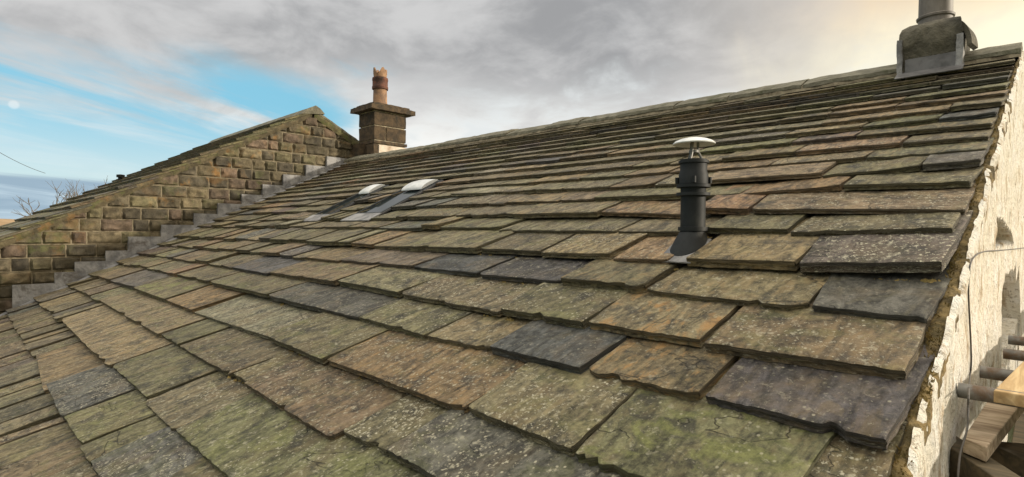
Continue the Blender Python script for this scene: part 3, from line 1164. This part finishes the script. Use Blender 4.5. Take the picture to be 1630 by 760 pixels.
for (q, r_) in lv:
    for i in range(sg):
        t_ = 2 * math.pi * i / sg
        yy_ = vy - q * 0.10 + r_ * math.sin(t_) * (1 + .25 * q)
        xx_ = vx - q * .04 + r_ * math.cos(t_) * .92
        zp = SL * yy_ + SB + .17
        ztop_ = zpx(371)
        V.append((xx_, yy_, ztop_ * (1 - q) + (zp - 0) * q if q < 1 else zp - .05))
for i in range(len(lv) - 1):
    for k_ in range(sg):
        k2 = (k_ + 1) % sg
        F.append((i * sg + k_, i * sg + k2, (i + 1) * sg + k2, (i + 1) * sg + k_))
m.add(V, F)
m.build("boot", M_PVC, vp, smooth=60)
m = MB()
slab(m, -5.78, -5.02, ytail(4, -5.4) + .0, 11.2, .15, .19)
m.build("lead_plate", M_LEAD, vp, bevel=.003)


# ---- chimneys
def ragged_box(mb, x0, x1, y0, y1, z0, z1, amp, cell, seed=0, taper=0.0):
    """box faces as noisy grids so stone reads as stone"""
    def face(o, e1, e2, nrm):
        o, e1, e2, nrm = map(np.array, (o, e1, e2, nrm))
        n1 = max(1, int(np.linalg.norm(e1) / cell))
        n2 = max(1, int(np.linalg.norm(e2) / cell))
        V, F = [], []
        for i in range(n1 + 1):
            for j in range(n2 + 1):
                p = o + e1 * i / n1 + e2 * j / n2
                v3 = Vector((p[0] * 3 + seed, p[1] * 3, p[2] * 3))
                nv = noise.noise_vector(v3)
                nv2 = noise.noise_vector(v3 * 3)
                V.append(tuple(p + amp * (np.array(nv) + .5 * np.array(nv2))))
        for i in range(n1):
            for j in range(n2):
                a = i * (n2 + 1) + j
                F.append((a, a + n2 + 1, a + n2 + 2, a + 1))
        mb.add(V, F)
    dx, dy, dz = x1 - x0, y1 - y0, z1 - z0
    face((x0, y0, z0), (dx, 0, 0), (0, 0, dz), (0, -1, 0))
    face((x0, y1, z0), (0, 0, dz), (dx, 0, 0), (0, 1, 0))
    face((x1, y0, z0), (0, dy, 0), (0, 0, dz), (1, 0, 0))
    face((x0, y0, z0), (0, 0, dz), (0, dy, 0), (-1, 0, 0))
    face((x0, y0, z1), (dx, 0, 0), (0, dy, 0), (0, 0, 1))
    face((x0, y0, z0), (0, dy, 0), (dx, 0, 0), (0, 0, -1))


# left stack
cx0, cx1, cy0, cy1 = -41.4, -39.0, 23.7, 26.85
m = MB()
m.box((cx0 + .13, cy0 + .13, 4.0), (cx1 - .10, cy1 - .13, 9.9))
ch = m.build("chimney", M_JOINT, house)
ch["label"] = "tall square stone chimney stack with one crowned terracotta pot"
m = MB()
rc = random.Random(2)
zs = [6.15, 7.0, 7.25, 8.45, 9.6]
zs = [6.95, 7.28, 8.48, 9.62]
for ci in range(3):
    za, zb_ = zs[ci] + .05, zs[ci + 1] - .05
    if ci == 0:
        ysp = [cy0 - .08, cy1 + .08]
    elif ci == 1:
        ysp = [cy0, cy0 + 1.15, cy1]
    else:
        ysp = [cy0, cy0 + .5, cy1 - .2, cy1][0:1] + [cy1]
    for a, b_ in zip(ysp[:-1], ysp[1:]):
        ragged_box(m, cx0, cx1 + (0.08 if ci == 0 else 0.0), a + .05, b_ - .05, za, zb_, .028, .22, ci * 9 + a)
ragged_box(m, cx0, cx1 + .01, cy0, cy0 + .42, 4.2, 6.95, .03, .22, 5)
ragged_box(m, cx0 - .1, cx0 + 1.2, cy0 - .55, cy0 + .3, 4.2, 7.0, .05, .25, 15)
m.build("stonework", M_CHIM, ch, smooth=45)
m = MB()
ragged_box(m, cx1 - .3, cx1 + .07, cy0 + .45, cy1 + .1, 4.6, 6.9, .02, .25, 6)
m.build("cement_skirt", M_CEMENT, ch, smooth=45)
m = MB()
ragged_box(m, cx0 - .45, cx1 + .5, cy0 - .5, cy1 + .55, 9.68, 10.05, .05, .22, 1)
ragged_box(m, cx0 - .1, cx1 + .15, cy0 - .1, cy1 + .2, 10.0, 10.28, .05, .22, 3)
m.build("cap", M_CHIM, ch, smooth=45)
m = MB()
pc = (-40.1, 24.95, 10.2)
m.lathe(pc, [(.66, 0), (.62, .15), (.58, .5), (.56, 1.35), (.54, 1.5), (.4, 1.5), (.4, .2)], 26)
pot = m.build("chimney_pot", M_POT, ch, smooth=40)
m = MB()
m.lathe(pc, [(.5, 1.45), (.66, 1.5), (.67, 1.7), (.63, 1.75), (.63, 2.2), (.66, 2.25), (.64, 2.45), (.52, 2.5), (.45, 2.45), (.42, 1.5)], 26)
m.build("pot_collar", M_POTD, ch, smooth=40)
m = MB()
V, F = [], []
sg = 48
for i in range(sg):
    t_ = 2 * math.pi * i / sg
    hcr = 3.0 + 0.28 * math.cos(t_ * 4 + 0.6)
    for (r_, z) in ((.50, 2.4), (.56, 2.75), (.57, hcr), (.45, hcr), (.42, 2.4)):
        V.append((pc[0] + r_ * math.cos(t_), pc[1] + r_ * math.sin(t_), pc[2] + z))
for i in range(sg):
    for j in range(4):
        a, b_ = i * 5 + j, ((i + 1) % sg) * 5 + j
        F.append((a, b_, b_ + 1, a + 1))
m.add(V, F)
m.build("pot_crown", M_POT, ch, smooth=50)

# right stack on the ridge
m = MB()
rx0, rx1, ry0, ry1 = -3.52, -2.05, 22.0, 24.3
V, F = [], []
secs = [(5.0, 0.0), (5.9, 0.0), (6.0, .06), (6.35, .10), (6.62, .10), (6.78, .02), (6.9, -.18), (6.98, -.4)]
per = []
npp = 14
for i in range(npp):
    per.append((i / npp, 0))
for i in range(npp):
    per.append((1, i / npp))
for i in range(npp):
    per.append((1 - i / npp, 1))
for i in range(npp):
    per.append((0, 1 - i / npp))
for si, (z, o) in enumerate(secs):
    for (a, b_) in per:
        x = rx0 - o + (rx1 - rx0 + 2 * o) * a
        y = ry0 - o + (ry1 - ry0 + 2 * o) * b_
        nv = noise.noise_vector(Vector((x * 2.5, y * 2.5, z * 2.5))) * .09 + noise.noise_vector(Vector((x * 7, y * 7, z * 7))) * .04
        V.append((x + nv.x, y + nv.y, z + nv.z * .6 * (1 if z > 5.5 else 0)))
pn = len(per)
for si in range(len(secs) - 1):
    for k_ in range(pn):
        k2 = (k_ + 1) % pn
        F.append((si * pn + k_, si * pn + k2, (si + 1) * pn + k2, (si + 1) * pn + k_))
F.append(tuple((len(secs) - 1) * pn + k_ for k_ in range(pn)))
m.add(V, F)
ch2 = m.build("chimney", M_FLAUNCH, house, smooth=60)
ch2["label"] = "squat lumpy cement capped chimney stub with grey flue pipe and lead apron"
m = MB()
# lead apron and corner uprights
V, F = [], []
for i in range(13):
    x = rx0 + .1 + (rx1 - rx0 - .15) * i / 12
    for j in range(5):
        z = 5.12 + (5.74 - 5.12) * j / 4
        V.append((x, ry0 - .06 + .02 * noise.noise(Vector((x * 3, z * 3, 1))), z))
for i in range(12):
    for j in range(4):
        a = i * 5 + j
        F.append((a, a + 5, a + 6, a + 1))
m.add(V, F)
slab(m, rx0 - .1, rx1 + .15, 21.5, 22.1, .19, .22)
lf = m.build("lead_apron", M_LEADD, ch2, smooth=50)
m = MB()
ragged_box(m, rx0 - .12, rx0 + .03, ry0 - .14, ry0 + .3, 5.1, 6.40, .025, .12, 2)
m.build("lead_upright", M_LEAD, ch2, smooth=50)
m = MB()
ragged_box(m, rx1 - .06, rx1 + .12, ry0 - .12, ry0 + .4, 5.25, 6.25, .025, .12, 8)
m.build("lead_upright", M_LEAD, ch2, smooth=50)
m = MB()              # sagging fold of old cement at the right-hand corner
V, F = [], []
for i in range(10):
    f_ = i / 9
    for j in range(6):
        g_ = j / 5
        xx = rx1 - .02 + .34 * math.sin(f_ * 1.5) + .02 * j
        zz = 6.72 - .80 * f_ ** 1.5 - .02 * g_
        yy_ = ry0 - .05 + .9 * g_ * (1 - .25 * f_)
        V.append((xx, yy_, zz))
n0 = len(V)
V += [(p[0] - .12, p[1] + .02, p[2] - .05) for p in V[:n0]]
for i in range(9):
    for j in range(5):
        a = i * 6 + j
        F.append((a, a + 1, a + 7, a + 6))
        F.append((n0 + a, n0 + a + 6, n0 + a + 7, n0 + a + 1))
for j in range(5):
    a = 9 * 6 + j
    F.append((a, a + 1, n0 + a + 1, n0 + a))
for i in range(9):
    a = i * 6
    F.append((a, a + 6, n0 + a + 6, n0 + a))
    a = i * 6 + 5
    F.append((a, n0 + a, n0 + a + 6, a + 6))
m.add(V, F)
m.build("cement_fold", M_FLAUNCH, ch2, smooth=60)
m = MB()
fc = (-2.78, 23.1, 0)
m.lathe(fc, [(.50, 6.7), (.48, 7.0), (.47, 7.22), (.52, 7.25), (.53, 7.31), (.47, 7.35), (.46, 8.6), (.50, 8.65), (.50, 8.75), (.45, 8.78), (.40, 8.78), (.40, 7.5)], 32)
m.build("flue_pipe", M_FLUE, ch2, smooth=40)

# ================================================================== HOUSE 2 (neighbour)
XN = -41.5
nh = thing("neighbouring_house", (-52 * U, 19.8 * U, 0), "neighbouring house with a coursed brown gritstone gable wall and mossy verge, left", "house")
AY, AZ = 19.8, 9.1
SLN = 0.56
SRN = 0.52


def ztop_n(y):
    return AZ + (y - AY) * SLN if y < AY else AZ - (y - AY) * SRN


m = MB()
m.add([(XN - .06, -14, -ZC / U), (XN - .06, 54, -ZC / U), (XN - .06, 54, ztop_n(54)), (XN - .06, AY, AZ), (XN - .06, -14, ztop_n(-14))], [(0, 1, 2, 3, 4)])
nw = m.build("gable_wall", M_MORTAR, nh)
nw["label"] = "coursed brown gritstone gable wall with pale pointing"
# stone blocks
rowz = [p[2] for p in sp]
rowz = sorted(rowz)
# regular spacing fit
hr = (rowz[-2] - rowz[0]) / (len(rowz) - 2)
z_rows = [rowz[0] + hr * i for i in range(-12, 20)]
st = MB()
rs = random.Random(21)
stone_t = [(0.130, 0.106, 0.064), (0.100, 0.084, 0.054), (0.155, 0.126, 0.075), (0.082, 0.070, 0.048), (0.140, 0.102, 0.072), (0.140, 0.122, 0.068)]
for ri, z in enumerate(z_rows):
    jz = rs.uniform(-.03, .03)
    z0_, z1_ = z + .03 + jz, z + hr - .035 + jz
    y = -8 + rs.uniform(0, 1.5)
    while y < 30:
        w = rs.uniform(.7, 1.9)
        if w > 1.6 and rs.random() < .3:
            w *= .6
        ya, yb = y + .035, y + w - .035
        y += w
        lim = [ztop_n(ya), ztop_n(yb)]
        if min(lim) < z0_ + .1:
            if max(lim) < z0_ + .15:
                continue
        zrf = SL * ya + SB
        if z1_ < zrf - 1.2 and ya < 22:
            continue
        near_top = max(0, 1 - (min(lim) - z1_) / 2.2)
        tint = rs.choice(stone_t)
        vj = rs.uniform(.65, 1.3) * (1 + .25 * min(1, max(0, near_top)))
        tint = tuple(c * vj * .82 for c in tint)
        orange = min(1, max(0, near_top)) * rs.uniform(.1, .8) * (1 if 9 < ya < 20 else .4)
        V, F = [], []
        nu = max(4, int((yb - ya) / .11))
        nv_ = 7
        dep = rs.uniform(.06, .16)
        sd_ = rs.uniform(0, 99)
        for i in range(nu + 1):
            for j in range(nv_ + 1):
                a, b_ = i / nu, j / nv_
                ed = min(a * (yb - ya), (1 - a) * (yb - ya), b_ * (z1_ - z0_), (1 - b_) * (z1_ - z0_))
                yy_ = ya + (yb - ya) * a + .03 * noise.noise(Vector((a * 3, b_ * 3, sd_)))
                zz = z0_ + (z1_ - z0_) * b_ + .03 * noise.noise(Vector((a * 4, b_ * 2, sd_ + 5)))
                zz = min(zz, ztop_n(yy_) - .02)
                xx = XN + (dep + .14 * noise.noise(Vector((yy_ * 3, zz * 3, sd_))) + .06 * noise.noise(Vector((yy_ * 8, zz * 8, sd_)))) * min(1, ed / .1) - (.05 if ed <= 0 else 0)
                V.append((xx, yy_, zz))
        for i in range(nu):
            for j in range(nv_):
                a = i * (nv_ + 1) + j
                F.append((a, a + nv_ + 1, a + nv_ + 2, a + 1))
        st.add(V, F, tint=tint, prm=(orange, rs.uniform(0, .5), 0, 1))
so = st.build("stonework", M_STONE, nw, smooth=50)

# neighbour roof: stone slates on their own plane, thick mossy verge
XF = -64.0
nr = MB()
PLN = (SLN, AZ - SLN * AY + .30)
rs = random.Random(9)


def yt_n(k, x):
    return -9.0 + k * 1.15 + .03 * noise.noise(Vector((x, k * 3., 0)))


for k in range(0, 24):
    x = XN + .35 + rs.uniform(-.06, .06)
    while x > XF:
        w = rs.uniform(1.2, 2.8)
        s_ = rand_style(rs, k)
        slate_x0 = max(x - w, XF)
        if x - slate_x0 > .3:
            # no skew over there
            _sk = skew
            skew = lambda a, b_: 0.0
            slate(nr, k, slate_x0 + .03, x - .03, (s_[0], .8, .5, .0), rs, yt=yt_n, plane=PLN, lod=.3 if x > XN - 6 else .6, g=1.15, T=.17)
            skew = _sk
        x = slate_x0
nr.build("roof", M_SLATE, nh, smooth=35)
m = MB()
m.prism([(XN + .2, -10, ztop_n(-10) + .22), (XN + .2, AY, AZ + .22), (XF, AY, AZ + .22), (XF, -10, ztop_n(-10) + .22)], (0, 0, -.2))
m.prism([(XN + .2, AY, AZ + .22), (XN + .2, 50, ztop_n(50) + .22), (XF, 50, ztop_n(50) + .22), (XF, AY, AZ + .22)], (0, 0, -.2))
m.build("roof_deck", M_UNDER, nh)
m = MB()          # right-hand slope slabs at the verge, stepped, and ridge
rr = random.Random(4)
y = AY + .35
while y < 40:
    w = 1.05
    z0_ = ztop_n(y) + .36
    z1_ = ztop_n(y + w * 1.15) + .34
    ragged = rr.uniform(-.06, .06)
    m.prism([(XN + .30 + ragged, y, z0_ - .1), (XN + .30 + ragged, y + w * 1.15, z1_), (XF, y + w * 1.15, z1_), (XF, y, z0_ - .1)], (0, 0, -.2))
    y += w
m.build("rear_roof", M_RIDGE, nh, bevel=.01)
m = MB()
V, F = [], []
nx = 60
for i in range(nx + 1):
    x = XN + .4 + (XF - XN - .4) * i / nx
    for j, (dy, dz) in enumerate(((-1.1, -.62), (-.6, -.14), (0, .18), (.4, -.02), (.75, -.40))):
        q = .05 * noise.noise(Vector((x * 1.3, j * 2, 0)))
        V.append((x, AY + dy + q, AZ + .38 + dz + q))
for i in range(nx):
    for j in range(4):
        a = i * 5 + j
        F.append((a, a + 5, a + 6, a + 1))
F.append((0, 1, 2, 3, 4))
m.add(V, F)
m.build("ridge", M_RIDGE, nh, smooth=40)
m = MB()          # pointed, lichened verge under the slates
V, F = [], []
yv = np.arange(-9, AY, .2)
for i, y in enumerate(yv):
    z = ztop_n(y)
    q = .05 * noise.noise(Vector((y * 2, 0, 3)))
    for (dx, dz) in ((.10, -.26), (.20 + q, -.12 + q), (.26 + q, .02), (.24, .30)):
        V.append((XN + dx, y, z + dz))
for i in range(len(yv) - 1):
    for j in range(3):
        a = i * 4 + j
        F.append((a, a + 4, a + 5, a + 1))
m.add(V, F, tint=(.115, .095, .055), prm=(.35, .6, 0, 1))
m.build("verge_mortar", M_STONE, nh, smooth=50)
m = MB()
yv = np.arange(AY, 30, .2)
V, F = [], []
for i, y in enumerate(yv):
    z = ztop_n(y)
    for (dx, dz) in ((.10, -.35), (.2, -.15), (.24, .02), (.22, .32)):
        V.append((XN + dx, y, z + dz + .04 * noise.noise(Vector((y * 2, 0, 3)))))
for i in range(len(yv) - 1):
    for j in range(3):
        a = i * 4 + j
        F.append((a, a + 4, a + 5, a + 1))
m.add(V, F, tint=(.13, .12, .06), prm=(.1, .9, 0, 1))
m.build("verge_mortar", M_STONE, nh, smooth=50)
# rest of the neighbour's walls
m = MB()
m.box((XF + .5, -9.2, -ZC / U), (XN - .5, -8.4, ztop_n(-9) - .1))
m.build("front_wall", M_CHIM, nh)
m = MB()
m.box((XF + .4, -8.4, -ZC / U), (XF + .9, 49, -8))
m.build("side_wall", M_CHIM, nh)
# little vent stub on that roof
vp_ = on_x(192, 283, -60)
m = MB()
zb_ = PLN[0] * vp_[1] + PLN[1]
m.lathe((vp_[0], vp_[1], 0), [(.2, zb_ - .2), (.2, vp_[2]), (.32, vp_[2] + .02), (.32, vp_[2] + .25), (.001, vp_[2] + .3)], 14)
m.build("vent_stub", M_PVC, nh, smooth=40)

# ================================================================== SCAFFOLD
ZT = -2.35
sc = thing("scaffold", (0.5 * U, 13 * U, 0), "galvanised tube scaffold frame standing against the sunlit white gable", "scaffold")
ends = [on_z(1520, 621, ZT), on_z(1560, 592, ZT), on_z(1597, 563, ZT), on_z(1605, 541, ZT)]
ends[0] = on_z(1520, 620, ZT + .17)
for e in ends:
    m = MB()
    x0_ = max(e[0], wallx(e[1]) + .05)
    m.tube([(x0_, e[1], e[2]), (6.5, e[1], e[2])], .105, 16)
    # hollow end
    m.build("transom", M_STEEL, sc, smooth=40)
for xx in (1.5, 6.2):
    m = MB()
    m.tube([(xx, 6, ZT - .22), (xx, 40, ZT - .22)], .105, 12)
    m.build("ledger", M_STEEL, sc, smooth=40)
    for yy_ in (11, 24, 38):
        m = MB()
        m.tube([(xx + .22, yy_, -ZC / U), (xx + .22, yy_, 3 if xx > 2 else -2)], .105, 12)
        m.build("standard", M_STEEL, sc, smooth=40)

for e in ends:
    m = MB()
    m.box((1.5 - .17, e[1] - .17, ZT - .30), (1.5 + .17, e[1] + .17, ZT + .06))
    m.tube([(1.5 - .26, e[1] + .1, ZT - .12), (1.5 + .26, e[1] + .1, ZT - .12)], .04, 8)
    m.build("coupler", M_STEEL, sc, bevel=.004)

# boards
zb = ZT + .105


def board(name, corners, z, th, mat, label, grp=None, loc=None):
    mb = MB()
    P4 = [np.array([c[0], c[1], z]) for c in corners]
    # subdivided top with slightly worn outline
    mb.prism(P4, (0, 0, -th))
    o = thing_mesh(mb, name, mat)
    return tag(o, label, "board", grp)


def thing_mesh(mb, name, mat, bevel=.003):
    c = np.mean(np.array(mb.v), axis=0)
    base = Vector((c[0] * U, c[1] * U, c[2] * U + ZC))
    me_o = mb.build(name, mat, None, bevel=bevel)
    for v in me_o.data.vertices:
        v.co -= base
    me_o.location = base
    return me_o


zt_ = zb + .165
A = on_z(1579, 624, zt_)
B = on_z(1630, 574, zt_)
dr = (B - A) / np.linalg.norm(B - A)
A2 = A + dr * .12
far = A + dr * 24
side = np.array([dr[1], -dr[0], 0])
board("scaffold_board", [A2, A2 + side * 1.0, far + side * 1.0, far], zt_, .165, M_BOARD, "sunlit yellow scaffold board nearest the white gable, beyond the first tube", "boards on the scaffold")
board("scaffold_board", [A2 + side * 1.04, A2 + side * 2.04, far + side * 2.04, far + side * 1.04], zt_, .165, M_BOARD, "scaffold board alongside the sunlit one, farther out from the gable", "boards on the scaffold")
# lower, nearer grey grained board
z2 = ZT - .36
c1 = on_z(1533, 697, z2)
c2 = on_z(1571, 712, z2)
c3 = on_z(1622, 648, z2)
c4 = on_z(1570, 641, z2)
board("scaffold_board", [c1, c2, c2 + (c3 - c2) * 1.6, c1 + (c4 - c1) * 1.6], z2, .2, M_BOARDG, "weathered pale board end with rough grain, under the nearest scaffold tube", "boards on the scaffold")
# dark timbers below
mb = MB()
z3 = z2 - .22
a1 = on_z(1517, 690, z3)
a2 = on_z(1700, 806, z3)
dd = (a2 - a1) / np.linalg.norm(a2 - a1)
sd2 = np.array([dd[1], -dd[0], 0])
sd2 = sd2 if sd2[1] < 0 else -sd2
mb.prism([a1, a2, a2 + sd2 * .34, a1 + sd2 * .34], (0, 0, -.55))
o = thing_mesh(mb, "timber_beam", M_BEAM, .004)
tag(o, "dark green brown timber beam below the pale board end", "beam")
mb = MB()
z4 = z3 - .1
b1 = on_z(1560, 700, z4)
b2 = on_z(1760, 790, z4)
mb.prism([b1, b2, b2 - sd2 * 1.3, b1 - sd2 * 1.3], (0, 0, -.3))
o = thing_mesh(mb, "timber_plank", M_BEAM, .004)
tag(o, "wide brown plank in shade behind the dark timber beam", "plank")
mb = MB()
mb.box((-.55, 5.5, -5.6), (5.5, 40, -5.42))
o = thing_mesh(mb, "lower_platform", M_BEAM, .004)
tag(o, "shaded boarded platform of the scaffold lift below", "platform")

# ---- cable on the gable
cb = MB()
cpx = [(1640, 394), (1630, 395), (1612, 397), (1590, 399), (1572, 400), (1560, 403), (1552, 408), (1546, 417), (1543, 430), (1541.5, 460), (1543, 500), (1545, 540), (1546, 575), (1544, 600)]
pts = []
for p in cpx:
    q = on_wall(*p)
    s_ = 0.955
    pts.append(q * s_)
low = [(1542, 625), (1541, 650), (1540, 680), (1535, 700), (1529, 720), (1526, 745), (1523, 790)]
for i, p in enumerate(low):
    r_ = ray(*p)
    pts.append(r_ * (7.2 - .15 * i) / 867.26)
# smooth
P_ = [Vector(p) for p in pts]
sm = []
for i in range(len(P_) - 1):
    p0, p1, p2, p3 = P_[max(i - 1, 0)], P_[i], P_[i + 1], P_[min(i + 2, len(P_) - 1)]
    for s_ in range(5):
        t_ = s_ / 5
        sm.append(0.5 * ((2 * p1) + (-p0 + p2) * t_ + (2 * p0 - 5 * p1 + 4 * p2 - p3) * t_ ** 2 + (-p0 + 3 * p1 - 3 * p2 + p3) * t_ ** 3))
cb.tube(sm, .012, 8)
o = thing_mesh(cb, "cable", M_CABLE, 0)
tag(o, "thin dark cable looping along and down the white gable wall", "cable")

# ================================================================== far things
def bare_tree(base, H, seed, label):
    r = random.Random(seed)
    tr = thing("bare_tree", W(base), label, "tree", "bare trees beyond the neighbouring roof")
    mt, mc = MB(), MB()

    def grow(mb, p, d_, L, rad, depth):
        pts = [p]
        q = p
        for i in range(4):
            d_ = (d_ + Vector((r.gauss(0, .12), r.gauss(0, .12), r.uniform(0, .1)))).normalized()
            q = q + d_ * L / 4
            pts.append(q)
        mb.tube(pts, [rad * (1 - .13 * i) for i in range(5)], 5 if depth else 8, cap=False)
        if depth < 5:
            nb_ = r.choice((2, 3, 3)) + (1 if depth == 0 else 0)
            for _ in range(nb_):
                nd_ = (d_ + Vector((r.gauss(0, .5), r.gauss(0, .5), r.gauss(0.1, .3)))).normalized()
                grow(mc, pts[r.choice((2, 3, 4))], nd_, L * r.uniform(.55, .8), rad * .62, depth + 1)
    grow(mt, Vector(base), Vector((0, 0, 1)), H * .46, H * .018, 0)
    mt.build("trunk", M_BARK, tr)
    mc.build("crown", M_BARK, tr)


for (px, pyt, dist, seed, lab) in ((118, 296, 190, 3, "bare winter tree showing widest above the neighbouring roof"), (96, 312, 200, 8, "smaller bare tree at the left of the twiggy pair"), (146, 292, 185, 5, "slim bare tree just right of the widest bare crown")):
    r_ = ray(px, pyt)
    t_ = dist / 867.26
    p = r_ * t_
    gz = -ZC / U
    bare_tree((p[0], p[1], gz), (p[2] - gz) * 1.0, seed, lab)

# overhead wire and its pole at the far left
m = MB()
pa = ray(-60, 205) * (230 / 867.26)
pb = ray(72, 276) * (330 / 867.26)
pts = []
for i in range(24):
    f_ = i / 23
    p = pa * (1 - f_) + pb * f_
    p[2] -= 4 * f_ * (1 - f_) * 2
    pts.append(p)
m.tube(pts, .13, 6)
o = thing_mesh(m, "overhead_wire", M_CABLE, 0)
tag(o, "thin overhead wire slanting across the pale sky at far left", "wire")
m = MB()
m.tube([(pa[0], pa[1], -ZC / U), (pa[0], pa[1], pa[2] + 2)], .6, 10)
m.box((pa[0] - 3, pa[1] - .3, pa[2] - .5), (pa[0] + 3, pa[1] + .3, pa[2] + .2))
m2 = thing_mesh(m, "utility_pole", M_BARK, 0)
tag(m2, "wooden utility pole carrying the overhead wire", "pole")
